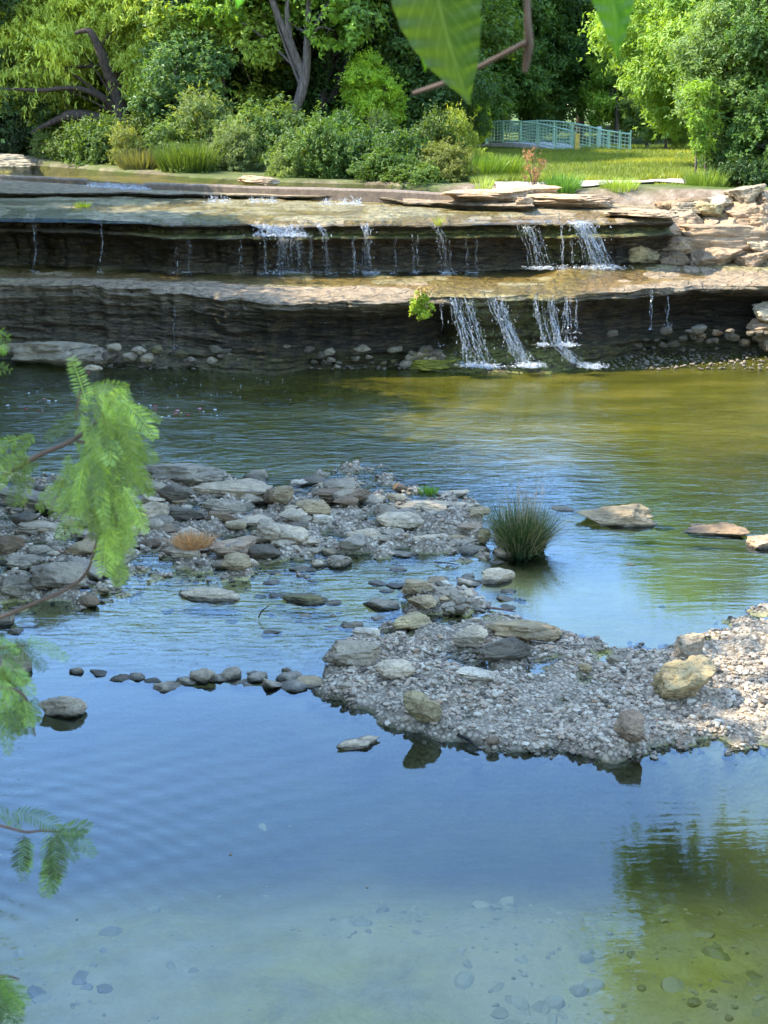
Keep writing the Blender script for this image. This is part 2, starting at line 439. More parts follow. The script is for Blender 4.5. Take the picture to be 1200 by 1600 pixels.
BANK = pxpoly([(-300, 745), (200, 742), (330, 758), (450, 765), (500, 742), (560, 722), (615, 738), (650, 770), (740, 790), (745, 815), (765, 845), (735, 868), (670, 864), (600, 870), (545, 868), (500, 893), (430, 884), (370, 905),
               (300, 893), (235, 898), (205, 918), (150, 942), (0, 948), (-300, 960)])
SANDY = pxpoly([(1000, 865), (1120, 858), (1300, 850), (1400, 900), (1200, 905), (1080, 890)])
def bed_z(X, Y):
    P = np.stack([X, Y, np.zeros_like(X)], -1)
    n = fbm(P * 1.1, 5, .5); n2 = fbm(P * 4.5 + 9, 4, .55)
    z = -.40 - .05 * n
    z = z + .28 * sstep(9.2, 7.3, Y)                        # shallower under the camera
    z = z + .14 * sstep(2, 5, X) * sstep(10, 8, Y)
    # mid riffle between the bars
    z = np.where((Y > 12) & (Y < 17), z + .22 * sstep(12, 13, Y) * sstep(17.5, 15.5, Y), z)
    z = z - .10 * sstep(18.5, 21, Y) + .16 * sstep(1.5, 3.5, X) * sstep(17, 19, Y)
    for poly, hh, w, nn in ((BAR, .075, .55, .035), (PILE, .045, .3, .03), (BANK, .025, .6, .075)):
        d = poly_sdf(poly, X, Y) + .10 * n2
        z = np.where(d > -w, z + (hh + nn * n2 + .04 * n - z) * sstep(-w, .22, d), z)
    d = poly_sdf(SANDY, X, Y); z = z + (-.05 - z) * sstep(-.6, .15, d) * (z < -.05)
    # submerged sill under the stone line
    dl = np.abs(Y - np.interp(X, [at(100, 1060).x, at(300, 1072).x, at(500, 1075).x], [at(100, 1060).y, at(300, 1072).y, at(500, 1075).y]))
    ml = sstep(at(70, 1060).x, at(150, 1060).x, X) * sstep(at(560, 1070).x, at(500, 1070).x, X)
    z = z + (-.06 - z) * sstep(.55, .1, dl) * ml * (z < -.06)
    # side banks
    z = z + 1.9 * sstep(-7.2, -10.5, X) + 2.2 * sstep(8.2, 11.5, X)
    return z + .012 * n2
def bz(x, y): return float(bed_z(np.array([float(x)]), np.array([float(y)]))[0])

X0, X1, Y0, Y1, ST = -11.0, 12.0, 3.0, 31.0, .055
xs = np.arange(X0, X1 + ST, ST); ys = np.arange(Y0, Y1 + ST, ST)
GX, GY = np.meshgrid(xs, ys); GZ = bed_z(GX, GY)
depth_shade = (sstep(7.7, 9.2, GY) * sstep(14.3, 11.6, GY) * .95 * sstep(3.6, 2.0, GX - (9 - GY) * .4) + sstep(3.5, -1.5, GX) * sstep(20, 23, GY) * .5 + .8 * sstep(3.6, 2.6, GX) * sstep(14.2, 15.5, GY) * sstep(21, 19.5, GY))  # bed painted darker for depth, so the sky reflection stands out
depth_shade = np.clip(depth_shade + .12 * fbm(np.stack([GX, GY, GX * 0], -1) * .8, 3), 0, .9)
me = mesh_np('creek_bed', np.stack([GX, GY, GZ], -1).reshape(-1, 3), grid_faces(len(ys), len(xs)), True, {'depth_shade': depth_shade.ravel()})
tag(link('creek_bed', me, M['bed']), None, None, kind='structure')

# one closed body of water, 3 m deep box so that light is absorbed on its way to the bed
V, Fc = box((0.5, 15.5, -1.5), (22.8, 25.0, 3.0))
o = link('water', mesh_np('water', V, Fc), M['pool']); tag(o, None, None, kind='structure')

# ---- upper river / banks ground
RIVER = [(-40, 29), (-40, 56), (-19, 50), (-13, 46.5), (-10.6, 43.8), (-7.5, 40), (-5, 37), (-2.4, 35.2), (0.8, 33.6), (3.0, 33.0), (6.0, 32.0), (9.5, 30.5), (9.5, 29)]
def up_z(X, Y):
    P = np.stack([X, Y, np.zeros_like(X)], -1); n = fbm(P * .5, 4)
    d = poly_sdf(RIVER, X, Y)
    land = 2.98 + .05 * n + .02 * np.clip(Y - 60, 0, 60) * .2 + .25 * sstep(-2, -14, X) * sstep(40, 46, Y)
    z = land + (2.45 - land) * sstep(-.5, .35, d + .12 * fbm(P * 2, 3))
    return z
def upz(x, y): return float(up_z(np.array([float(x)]), np.array([float(y)]))[0])
xs = np.concatenate([np.arange(-120, -16, 2.), np.arange(-16, 16, .22), np.arange(16, 121, 2.)]); ys = np.concatenate([np.arange(30.9, 62, .22), np.arange(62, 220, 3.)])
GX, GY = np.meshgrid(xs, ys); GZ = up_z(GX, GY)
d = poly_sdf(RIVER, GX, GY)
nn = fbm(np.stack([GX, GY, GX * 0], -1) * .8, 4)
grass = sstep(.1, .9, -d + .4 * nn) * (.75 + .25 * sstep(-1, 4, GX + nn))
PATHL = [(2.6, 33.6), (3.6, 34.1), (5.2, 34.5), (7.5, 35.1), (9.5, 35.9), (14, 37.5)]
sand = sstep(1.3, .3, -d + .5 * nn) * sstep(.5, 2.5, GX)
me = mesh_np('ground', np.stack([GX, GY, GZ], -1).reshape(-1, 3), grid_faces(len(ys), len(xs)), True, {'grass': grass.ravel(), 'sand': sand.ravel()})
tag(link('ground', me, M['ground']), None, None, kind='structure')
# side and rear banks of the lower creek reaching out of view
for nm, (xa, xb, ya, yb) in (('left_bank', (-120, -9.6, -60, 31.2)), ('right_bank', (9.7, 120, -60, 31.2)), ('near_bank', (-11.2, 12.2, -60, 3.4))):
    xs = np.linspace(xa, xb, 60); ys = np.linspace(ya, yb, 60); GX, GY = np.meshgrid(xs, ys)
    if nm == 'left_bank': GZ = 1.4 + 1.6 * sstep(-9.6, -13, GX)
    elif nm == 'right_bank': GZ = 1.5 + 1.5 * sstep(9.7, 12.5, GX)
    else: GZ = -.3 + 2.9 * sstep(3.4, .0, GY)
    GZ = GZ + .08 * fbm(np.stack([GX, GY, GX * 0], -1) * .5, 3)
    me = mesh_np(nm, np.stack([GX, GY, GZ], -1).reshape(-1, 3), grid_faces(60, 60), True, {'grass': np.full(3600, .6), 'sand': np.zeros(3600)})
    tag(link(nm, me, M['ground']), None, None, kind='structure')

def sheet(name, poly, z, m, zf=None, step=.25):
    P = np.array(poly); xs = np.arange(P[:, 0].min(), P[:, 0].max() + step, step); ys = np.arange(P[:, 1].min(), P[:, 1].max() + step, step)
    GX, GY = np.meshgrid(xs, ys); d = poly_sdf(poly, GX, GY).ravel()
    GZ = np.full(GX.shape, z) if zf is None else zf(GX, GY)
    Fc = grid_faces(len(ys), len(xs)); Fc = Fc[(d[Fc] > -step).all(1)]
    me = mesh_np(name, np.stack([GX, GY, GZ], -1).reshape(-1, 3), Fc, True)
    o = link(name, me, m); tag(o, None, None, kind='structure'); return o
# path across the lawn
pl = []
for k, (a, b) in enumerate(PATHL): pl.append((a, b - .95))
for a, b in PATHL[::-1]: pl.append((a, b + .8))
sheet('path', pl, 0, M['path'], lambda X, Y: up_z(X, Y) + .05 + .01 * fbm(np.stack([X, Y, X * 0], -1) * 3, 3), .12)

# ---- rock ledges as sweeps
def lipfun(L, z):
    pts = [at(a, b, z) for a, b in L]; X = [p.x for p in pts]; Y = [p.y for p in pts]
    return lambda x: np.interp(x, X, Y)
def sweep(name, xs, ylip, rows_top, rows_face, fdisp, topz, attrfn, amp=.1, lipn=.12, seed=0, m=None):
    """rows_face(x)-> (offs(k,), zs(k,)) control curves resampled; rows_top: array of distances behind the lip"""
    V = []; A = []
    N = len(xs); nf = fdisp
    yl = ylip(xs) + lipn * fbm(np.stack([xs * 1.4, xs * 0 + seed, xs * 0], -1), 4) + lipn * .5 * noise3(np.stack([xs * 7, xs * 0 + seed, xs * 0], -1))
    tb = rows_top[:, None]                                    # back -> lip, positive distances
    Yt = yl[None, :] + tb; Xt = np.repeat(xs[None, :], len(rows_top), 0)
    Zt = topz(Xt, Yt, np.repeat(tb, N, 1))
    offs, zs = rows_face(xs, Zt[-1])                          # (k,N)
    k = offs.shape[0]; tt = np.linspace(0, k - 1, nf); i = np.clip(tt.astype(int), 0, k - 2); f = (tt - i)[:, None]
    fo = offs[i] * (1 - f) + offs[i + 1] * f; fz = zs[i] * (1 - f) + zs[i + 1] * f
    XX = np.repeat(xs[None, :], nf, 0)
    st = noise3(np.stack([XX * .8, fz * 11 + .5 * noise3(np.stack([XX, fz, XX * 0], -1)), XX * 0 + seed], -1))
    st2 = noise3(np.stack([XX * 2.5, fz * 24, XX * 0 + seed + 5], -1))
    bl = fbm(np.stack([XX * 2.6, fz * 4.6, XX * 0 + seed + 9], -1), 6, .62)
    w = np.clip(np.linspace(0, 12, nf), .15, 1)[:, None]
    fo = fo + w * amp * (1.0 * st + .55 * st2 + .65 * bl)
    Yf = yl[None, :] - fo
    Xs = np.concatenate([Xt, XX[1:]]); Ys = np.concatenate([Yt, Yf[1:]]); Zs = np.concatenate([Zt, fz[1:]])
    nr = Xs.shape[0]
    face = np.zeros_like(Xs); face[len(rows_top):] = 1
    at_ = attrfn(Xs, Ys, Zs, face, np.concatenate([np.repeat(tb, N, 1), -fo[1:]]))
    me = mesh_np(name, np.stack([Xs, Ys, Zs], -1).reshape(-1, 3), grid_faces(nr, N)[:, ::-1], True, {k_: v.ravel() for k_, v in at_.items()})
    o = link(name, me, m or M['ledge']); tag(o, None, None, kind='structure'); return o
def pxx(px, D): return (px - 600) / F * D / CP * 1.0 + 0 * D       # approx world x for a pixel column at depth D
def xof(X, Y, Z=0):                                             # photo column of world points
    return 600 + F * X / (Y * CP - (Z - CAMZ) * SP)

LOWL = lipfun([(-500, 436), (-80, 440), (0, 441), (100, 443), (250, 449), (330, 455), (420, 465), (560, 466), (640, 463), (670, 460), (760, 461), (900, 458), (970, 452), (1040, 446), (1100, 441), (1200, 445), (1400, 450)], 1.45)
def low_face(x, zl):
    px = xof(x, 26.5, 1)
    under = .15 + .75 * sstep(330, 500, px) + .25 * sstep(950, 1050, px) - .6 * sstep(690, 720, px) * sstep(930, 890, px)
    base = -.25 + .65 * sstep(500, 200, px) - .55 * sstep(380, 520, px) * sstep(700, 640, px) + .35 * sstep(680, 740, px) * sstep(930, 860, px) - .75 * sstep(900, 1040, px)
    o = np.stack([x * 0, x * 0 + .04, x * 0 - .02, -under * .35, -under * .75, -under, -under * 1.05, np.minimum(-under * .9, base), base * .6 - .2, base, base + .25, base + .5])
    z = np.stack([zl, zl - .05, zl - .14, zl - .26, zl - .42, zl - .6, zl - .82, zl * 0 + .45, zl * 0 + .3, zl * 0 + .12, zl * 0 - .05, zl * 0 - .6])
    return o, z
def low_top(X, Y, T):
    P = np.stack([X, Y, X * 0], -1)
    return 1.45 + .015 * np.clip(T, 0, 4) + .035 * fbm(P * 1.2, 5) + .02 * noise3(P * np.array([2, 7, 1])) - .05 * sstep(.25, 0, T) + .15 * sstep(3.0, 3.8, X) * sstep(.8, 1.8, T)
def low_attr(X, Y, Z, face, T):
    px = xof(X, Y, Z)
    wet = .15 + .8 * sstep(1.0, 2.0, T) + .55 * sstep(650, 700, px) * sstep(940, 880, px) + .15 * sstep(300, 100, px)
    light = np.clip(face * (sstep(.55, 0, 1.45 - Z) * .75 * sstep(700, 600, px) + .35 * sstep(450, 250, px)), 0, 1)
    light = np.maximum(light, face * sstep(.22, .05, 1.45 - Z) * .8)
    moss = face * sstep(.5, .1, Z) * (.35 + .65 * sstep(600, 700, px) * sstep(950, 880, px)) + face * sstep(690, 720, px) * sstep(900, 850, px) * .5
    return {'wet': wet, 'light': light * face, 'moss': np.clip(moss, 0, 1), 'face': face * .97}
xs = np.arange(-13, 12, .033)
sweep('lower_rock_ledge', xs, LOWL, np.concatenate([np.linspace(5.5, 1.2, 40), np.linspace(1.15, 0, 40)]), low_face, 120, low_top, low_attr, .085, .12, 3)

UPL = lipfun([(-500, 335), (0, 337), (150, 340), (270, 346), (420, 349), (640, 347), (800, 345), (920, 345), (1050, 344), (1120, 340), (1400, 338)], 2.56)
def up_face(x, zl):
    px = xof(x, 29, 2)
    u = .15 + .15 * noise3(np.stack([x * .9, x * 0, x * 0 + 3], -1)) + .75 * sstep(960, 1010, px)
    m = .0 + .12 * noise3(np.stack([x * 1.6, x * 0, x * 0 + 8], -1)) + .05
    o = np.stack([x * 0, x * 0 + .03, -.12 + x * 0, -.24 - u * .2, -.2 - u * .2, m + .02, m + .07, m - .03, m - .25, m - .45, m - .55 - u * .3, m - .5 - u * .3, m - .35 - u * .2, m - .2])
    z = np.stack([zl, zl - .03, zl - .07, zl - .13, zl - .2, zl - .235, zl - .27, zl - .31, zl - .36, zl - .46, zl - .7, zl - .9, zl * 0 + 1.5, zl * 0 + 1.35])
    return o, z
def up_top(X, Y, T):
    P = np.stack([X, Y, X * 0], -1)
    return 2.56 + .05 * sstep(0, 1.2, T) + .022 * np.clip(T, 0, 6) + .02 * fbm(P * 1.1, 5) + .012 * noise3(P * np.array([2, 8, 1])) - .05 * sstep(.3, 0, T)
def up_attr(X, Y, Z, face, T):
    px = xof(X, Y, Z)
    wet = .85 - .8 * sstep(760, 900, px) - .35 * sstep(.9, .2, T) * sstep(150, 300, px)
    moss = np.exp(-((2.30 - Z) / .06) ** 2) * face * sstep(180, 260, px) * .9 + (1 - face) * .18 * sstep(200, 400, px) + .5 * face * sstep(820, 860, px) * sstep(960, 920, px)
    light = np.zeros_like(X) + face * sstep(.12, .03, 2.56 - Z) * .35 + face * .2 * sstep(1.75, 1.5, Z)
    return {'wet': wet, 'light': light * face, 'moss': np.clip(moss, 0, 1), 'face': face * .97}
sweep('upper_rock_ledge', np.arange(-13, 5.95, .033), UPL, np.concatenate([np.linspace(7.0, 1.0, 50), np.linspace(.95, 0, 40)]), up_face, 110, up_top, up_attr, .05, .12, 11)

STL = lipfun([(-500, 299), (0, 300), (200, 300), (400, 304), (570, 306), (620, 309), (660, 312)], 2.82)
def st_face(x, zl):
    e = 0 * x
    return np.stack([e, e + .02, e - .12, e - .22, e - .2]), np.stack([zl, zl - .03, zl - .06, zl - .12, zl * 0 + 2.6])
sweep('rock_step', np.arange(-15, at(655, 312, 2.8).x, .04), STL, np.linspace(6.0, 0, 60), st_face, 24,
      lambda X, Y, T: 2.80 + .012 * np.clip(T, 0, 5) + .012 * fbm(np.stack([X, Y, X * 0], -1) * 1.3, 4) - .1 * sstep(at(600, 310, 2.8).x, at(660, 312, 2.8).x, X),
      lambda X, Y, Z, f, T: {'wet': .55 + 0 * X - .5 * sstep(.5, .1, T) - .3 * (X < -6), 'light': 0 * X, 'moss': .1 + 0 * X, 'face': f * .97}, .03, .10, 21)
# pale slabs stepping up right of the weir
SLL = lipfun([(560, 312), (690, 318), (760, 320), (830, 321)], 2.78)
sweep('pale_rock_slab', np.arange(at(630, 315, 2.8).x, at(835, 321, 2.78).x, .03), SLL, np.linspace(2.2, 0, 50), st_face, 24,
      lambda X, Y, T: 2.80 + .03 * T + .02 * fbm(np.stack([X, Y, X * 0], -1) * 1.5, 4) - .02,
      lambda X, Y, Z, f, T: {'wet': 0 * X, 'light': f * .4, 'moss': 0 * X, 'face': f * .8}, .03, .14, 31)

# low concrete weir across the upper river
wl = [at(a, b, 2.97) for a, b in [(-260, 262), (0, 273), (150, 281), (230, 286), (400, 291), (560, 296), (690, 300), (780, 304)]]
wx = np.arange(wl[0].x, wl[-1].x, .06); wy = np.interp(wx, [p.x for p in wl], [p.y for p in wl])
wz = 2.955 + .012 * fbm(np.stack([wx * .8, wx * 0, wx * 0], -1), 3) - .05 * sstep(at(140, 280, 2.9).x, at(160, 281, 2.9).x, wx) * sstep(at(245, 286, 2.9).x, at(225, 285, 2.9).x, wx)
prof = np.array([(.42, -.4), (.42, -.02), (.40, 0), (.03, 0), (0, -.03), (.01, -.45)])
V = np.stack([np.repeat(wx[None], 6, 0), wy[None] + prof[:, :1] + .012 * fbm(np.stack([np.repeat(wx[None], 6, 0) * 3, prof[:, :1] * 5 + 0 * wx[None], 0 * wx[None] + prof[:, 1:]], -1), 3), wz[None] + prof[:, 1:]], -1).reshape(-1, 3)
w_ = link('weir', mesh_np('weir', V, grid_faces(6, len(wx))[:, ::-1], False), M['conc'])
tag(w_, 'low straight concrete weir crossing the creek above the rock shelves', 'weir')

# water standing and flowing on the shelves
sheet('upstream_water', [(-40, 36), (-13, 38.9), (wl[1].x, wl[1].y + .3), (wl[3].x, wl[3].y + .3), (wl[4].x, wl[4].y + .3), (wl[6].x, wl[6].y + .3), (1.2, 33.4), (-2.2, 36), (-5, 38), (-10, 44.5), (-13, 47.5), (-40, 57)], 2.945, M['upstream'])
fz = lambda X, Y: 1.468 + .15 * sstep(3.0, 3.8, X) * sstep(.8, 1.8, Y - LOWL(X)) + .015 * np.clip(Y - LOWL(X), 0, 4) + .004 * noise3(np.stack([X * 3, Y * 8, X * 0], -1)) - .03 * sstep(.3, .0, Y - LOWL(X))
sheet('shelf_water_lower', [(-13, 27.9), (-6.5, 28.6), (-3, 27.6), (0.6, 27.0), (1.0, 26.3), (3.7, 26.3), (4.4, 27.2), (6.5, 28.6), (6.5, 31), (-13, 31)], 0, M['film'], fz, .09)
fz = lambda X, Y: 2.560 + .05 * sstep(0, 1.2, Y - UPL(X)) + .022 * np.clip(Y - UPL(X), 0, 6) + .003 * noise3(np.stack([X * 3, Y * 8, X * 0], -1)) - .045 * sstep(.3, 0, Y - UPL(X))
sheet('shelf_water_upper', [(-13, 29.6), (-8, 29.4), (-4.5, 28.8), (0, 28.5), (2.6, 28.7), (4.6, 28.8), (4.8, 30), (3, 32), (0, 32.6), (-2, 33.5), (-13, 35)], 0, M['film'], fz, .09)
# ================================================================== ROCKS
def rock_mesh(seed, lvl=4, boxy=3.0, cuts=7, rough=1.0, slab=False):
    V, Fc = ico(lvl); r = np.random.default_rng(seed); V = V.copy()
    p = boxy; rad = (np.abs(V) ** p).sum(1) ** (-1 / p); V = V * rad[:, None]
    for k in range(cuts):
        n = r.normal(size=3); n[2] *= (.5 if slab else .8); n /= np.linalg.norm(n); t = r.uniform(.55, .95)
        d = V @ n; V -= np.clip(d - t, 0, None)[:, None] * n * .97
    s = seed * 3.1
    nn = fbm(V * 1.1 + s, 3, .5) * .12 + fbm(V * 3.5 + s, 4, .65) * .07 * rough
    rg = np.abs(noise3(V * 2.2 + s + 40)); nn = nn - .10 * np.clip(.14 - rg, 0, .14) / .14
    V = V * (1 + nn)[:, None]
    if slab:
        V[:, 2] += .10 * noise3(np.stack([V[:, 0] * .6, V[:, 1] * .6, V[:, 2] * 7 + s], 1)); V[:, :2] *= (1 + .07 * noise3(np.stack([V[:, 0] * .2, V[:, 1] * .2, V[:, 2] * 9 + s], 1)))[:, None]
    lo, hi = V.min(0), V.max(0); V = (V - (lo + hi) / 2) / (hi - lo); V[:, 2] += .5
    return mesh_np('rock', V, Fc, True)
ROUND = [rock_mesh(100 + k, 5, 2.9, 12) for k in range(9)]
BLOCK = [rock_mesh(200 + k, 5, 5.0, 8) for k in range(9)]
SLAB = [rock_mesh(300 + k, 5, 5.0, 12, 1.0, True) for k in range(7)]
WEDGE = [rock_mesh(400 + k, 5, 1.9, 9) for k in range(5)]
SMALL = [rock_mesh(500 + k, 3, 3.2, 11, 1.2, k % 2 == 0) for k in range(12)]
POOLS = dict(r=ROUND, b=BLOCK, s=SLAB, w=WEDGE, t=SMALL)
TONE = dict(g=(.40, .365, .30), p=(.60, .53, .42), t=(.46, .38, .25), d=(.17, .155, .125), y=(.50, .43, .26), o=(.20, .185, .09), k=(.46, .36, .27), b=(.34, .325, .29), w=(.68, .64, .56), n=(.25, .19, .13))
_rk = [0]
for L_ in POOLS.values():
    for me_ in L_: me_.materials.append(M['rock'])
def rock(name, c, dims, shape='r', tone='g', rz=None, tilt=(0, 0), label=None, cat='rock', group=None, sink=.2):
    _rk[0] += 1; r = random.Random(_rk[0] * 13 + 5)
    me = POOLS[shape][_rk[0] % len(POOLS[shape])]
    o = bpy.data.objects.new(name, me); COL.objects.link(o)
    o.location = (c[0], c[1], c[2] - dims[2] * sink)
    o.rotation_euler = (tilt[0], tilt[1], r.uniform(-.3, .3) if rz is None else rz)
    o.scale = (dims[0] * 1.06, dims[1], dims[2] * (1 + sink))
    t = TONE[tone]; k = r.uniform(.88, 1.12); o.color = (t[0] * k, t[1] * k, t[2] * k, 1)
    return tag(o, label, cat, group)
def rpx(cx, by, w, h, tone, shape, label, name='boulder', cat='boulder', group=None, depth=.8, rz=None, tilt=(0, 0), z=None, sink=.22):
    """rock whose foot stands at photo row by; w, h in photo pixels become metres"""
    zz = 0.0
    for _ in range(3):
        g = at(cx, by, zz); zz = max(bz(g.x, g.y + .1), -.05) if z is None else z
    D = math.hypot(g.y, CAMZ - zz); W = w * D / F; a = math.atan2(CAMZ - zz, g.y)
    dep = W * depth
    Hh = (h * D / F - dep * math.sin(a) * (.40 if shape in 'br' and w > 38 else .60)) / math.cos(a)
    Hh = max(Hh, W * (.09 if shape == 's' and by < 500 else .17))
    return rock(name, (g.x, g.y + dep * .45, zz), (W, dep, Hh), shape, tone, rz, tilt, label, cat, group, sink)

RK = [
 (285,764,132,36,'b','r','large dark bluish boulder at the pool edge just right of the feathery sprig',.5),
 (362,780,134,17,'p','s','long pale flat slab lying on the pool edge beside the dark bluish boulder',.45),
 (238,820,46,34,'p','r','smooth rounded pale boulder half hidden by the feathery sprig',.8),
 (276,791,56,29,'d','w','rough dark pitted boulder below the big bluish boulder',.7),
 (287,797,27,17,'w','r','small whitish stone leaning on the rough dark boulder',.7),
 (347,802,70,24,'g','s','grey-brown tilted slab below the long pale flat slab',.5),
 (288,814,66,20,'d','s','dark narrow log-shaped rock right of the rounded pale boulder',.35),
 (347,815,50,15,'n','s','flat dark brown rock below the grey-brown tilted slab',.5),
 (392,829,64,17,'p','s','pale flat stone above the pinkish slab',.7),
 (365,873,80,35,'k','s','broad pinkish flat slab beside the tuft of dead weeds',.8),
 (297,866,40,26,'w','b','whitish rock wrapped in the tuft of dead weeds',.8),
 (287,884,50,17,'p','s','pale layered rock at the foot of the dead weeds',.7),
 (367,909,45,28,'t','w','tan triangular rock standing alone in the green shallows',.8),
 (441,869,76,38,'p','b','large pale blocky boulder in the middle of the stony bank',.75),
 (418,848,48,20,'g','r','grey boulder tucked behind the large pale blocky boulder',.7),
 (440,803,37,29,'t','r','tan rounded boulder on the upper gravel near the pool edge',.8),
 (467,765,32,16,'w','b','whitish block at the pool edge, left of the upper gravel spit',.7),
 (452,775,44,13,'p','s','pale flat block just below the whitish block at the pool edge',.7),
 (533,790,92,28,'n','s','low brownish grey slab on the upper gravel spit',.7),
 (492,812,46,22,'t','r','tan tapering rock below the low brownish slab',.8),
 (502,820,36,15,'w','s','whitish flat stone touching the tan tapering rock',.8),
 (465,833,34,14,'d','r','dark grey low stone between the blocky boulder and the tan tapering rock',.8),
 (525,889,46,23,'g','r','rounded pale grey boulder at the water edge below the green puddle',.8),
 (570,863,56,20,'p','r','low pale boulder between two green puddles',.7),
 (600,847,26,10,'g','r','small grey stone touching the low pale boulder by the puddles',.7),
 (625,831,74,32,'p','w','large pale peaked boulder in the middle of the creek rocks',.75),
 (682,803,128,20,'p','s','long pale flat slab with a dark front, left of the sedge clump',.4),
 (708,783,50,16,'p','b','pale brick-shaped rock at the pool edge above the long slab',.6),
 (665,783,30,8,'p','s','small flat stone left of the brick-shaped rock',.7),
 (652,758,34,9,'p','s','small pale flat rock awash in the far pool above the gravel spit',.7),
 (612,840,40,13,'g','r','grey stone at the foot of the large peaked boulder',.8),
 (672,863,60,12,'p','s','pale flat slab at the riffle edge, left of the sedge clump',.8),
 (628,875,50,13,'g','s','grey flat slab awash at the riffle edge below the peaked boulder',.8),
 (790,877,42,22,'p','r','pale boulder standing right in front of the sedge clump',.8),
 (757,852,20,22,'y','b','yellowish upright rock touching the left side of the sedge clump',.8),
 (750,817,34,17,'t','b','tan rock behind the left side of the sedge clump',.8),
 (735,836,40,12,'k','s','flat pinkish rock left of the yellowish upright rock',.8),
 (722,857,50,13,'g','s','flat grey rock awash left of the sedge clump',.8),
 (755,865,32,10,'b','s','bluish flat rock just left of the pale boulder by the sedge',.8),
 (780,918,52,31,'p','w','pale triangular rock rising from the still water below the sedge',.6),
 (742,922,22,9,'y','r','small yellowish stone awash left of the pale triangular rock',.8),
 (652,941,52,23,'t','s','tan slab tilted up against the small stone pile in the riffle',.6),
 (690,933,30,16,'p','r','pale stone on top of the small stone pile in the riffle',.8),
 (660,961,46,27,'t','r','rounded tan boulder at the foot of the small stone pile',.8),
 (597,959,60,23,'g','r','grey low boulder in the riffle left of the small stone pile',.7),
 (475,951,72,21,'o','r','olive brown flat-topped boulder awash in the riffle',.6),
 (326,947,100,30,'p','w','large pale grey pointed boulder in the shallows below the stony bank',.55),
 (424,999,32,16,'g','r','small grey rounded boulder alone in the blue riffle',.8),
 (261,961,20,9,'d','r','small dark rock awash left of the large pointed boulder',.8),
 (362,976,22,8,'d','r','small dark rock awash below the large pointed boulder',.8),
 (86,925,84,46,'g','b','big grey block at the left end of the stony bank',.8),
 (20,936,54,36,'g','r','big smooth grey boulder at the left edge of the frame',.8),
 (135,946,34,20,'n','w','dark brown rock at the water edge below the big grey block',.8),
 (40,795,110,32,'b','s','broad bluish flat slab at the left edge by the pool',.6),
 (112,812,84,26,'g','r','grey boulder behind the feathery sprig',.7),
 (52,836,70,24,'g','s','grey slab below the broad bluish flat slab',.8),
 (12,857,44,32,'n','r','brownish rounded boulder cut by the left edge of the frame',.8),
 (28,895,62,26,'g','r','grey boulder just above the big smooth boulder at the left edge',.8),
 (130,905,64,38,'b','b','bluish block hidden behind the lower tip of the feathery sprig',.8),
 (62,872,44,20,'g','w','grey wedge rock above the big grey block',.8),
 (6,984,30,30,'g','r','rounded grey rock in the water at the left edge',.8),
 (22,998,28,18,'g','r','low grey rock in the water above the middle feathery leaves',.8),
 (42,986,26,9,'k','s','small flat pinkish rock awash near the left edge',.8),
 (95,1130,70,40,'p','r','pale pitted boulder in the blue pool beside the middle feathery leaves',.7),
 (12,1062,64,44,'g','r','grey rock hidden behind the middle feathery leaves',.8),
 (560,1180,66,27,'p','s','pale flat-topped boulder alone in the blue near pool',.65),
 (548,990,38,18,'t','r','tan stone at the riffle edge of the gravel bar',.8),
 (572,1003,44,24,'w','s','white flat stone at the riffle edge of the gravel bar',.8),
 (643,989,66,27,'y','r','smooth yellowish boulder at the top edge of the gravel bar',.7),
 (552,1046,84,42,'g','r','broad grey boulder half buried in the left end of the gravel bar',.75),
 (617,1062,62,34,'p','w','pale rock half buried in gravel right of the broad grey boulder',.8),
 (735,1019,54,36,'p','s','pale slab tilted on edge on the gravel bar',.7),
 (820,1006,116,34,'t','r','large tan boulder on the back edge of the gravel bar',.55),
 (785,1034,88,32,'d','r','dark pitted boulder in front of the large tan boulder',.6),
 (745,1068,60,24,'w','s','whitish flat rock buried in the middle of the gravel bar',.9),
 (660,1129,58,50,'y','b','yellow-olive block at the front edge of the gravel bar',.65),
 (648,1144,32,20,'w','r','small white stone at the foot of the yellow-olive block',.8),
 (985,1183,46,50,'k','w','whitish brown wedge rock at the front tip of the gravel bar',1.0),
 (1078,1036,45,42,'g','r','upright rounded grey boulder at the back of the gravel bar',.7),
 (1080,1096,98,62,'y','b','flat-faced yellow block lying on the right part of the gravel bar',.75),
 (962,1040,28,18,'g','r','small grey stone in the middle of the gravel bar',.8),
 (915,1050,22,16,'t','r','small tan stone on the gravel bar left of the yellow block',.8),
 (1140,1180,20,17,'w','b','small white stone standing in the water off the gravel bar',.8),
 (966,829,120,36,'t','b','large squared tan boulder in the water right of the sedge clump',.5),
 (886,806,46,14,'g','s','flat rock between the sedge clump and the large squared boulder',.8),
 (1122,844,98,17,'n','s','layered brown flat rock on the sill at the right',.55),
 (1090,829,22,12,'d','b','small dark rock perched above the layered brown flat rock',.8),
 (1196,864,52,28,'k','r','pinkish boulder at the right edge of the frame by the sandy shallows',.8),
 (1035,952,12,7,'d','r','tiny dark stone in the still water above the gravel bar',.8),
 (813,944,20,9,'d','s','small dark stone poking out of the sedge reflection',.8),
 (1040,830,30,8,'n','s','low brown stone on the sill right of the squared boulder',.8),
]
import re as _re
def short(l): return _re.split(r' (?:in|at|on|below|above|beside|left|right|just|between|touching|standing|lying|half|with|leaning|hidden|tucked|rising|tilted|awash|alone|cut|poking|perched|behind|wrapped|buried|of|jutting) ', l)[0]
_cnt = {}
for q_ in RK: _cnt[short(q_[6])] = _cnt.get(short(q_[6]), 0) + 1
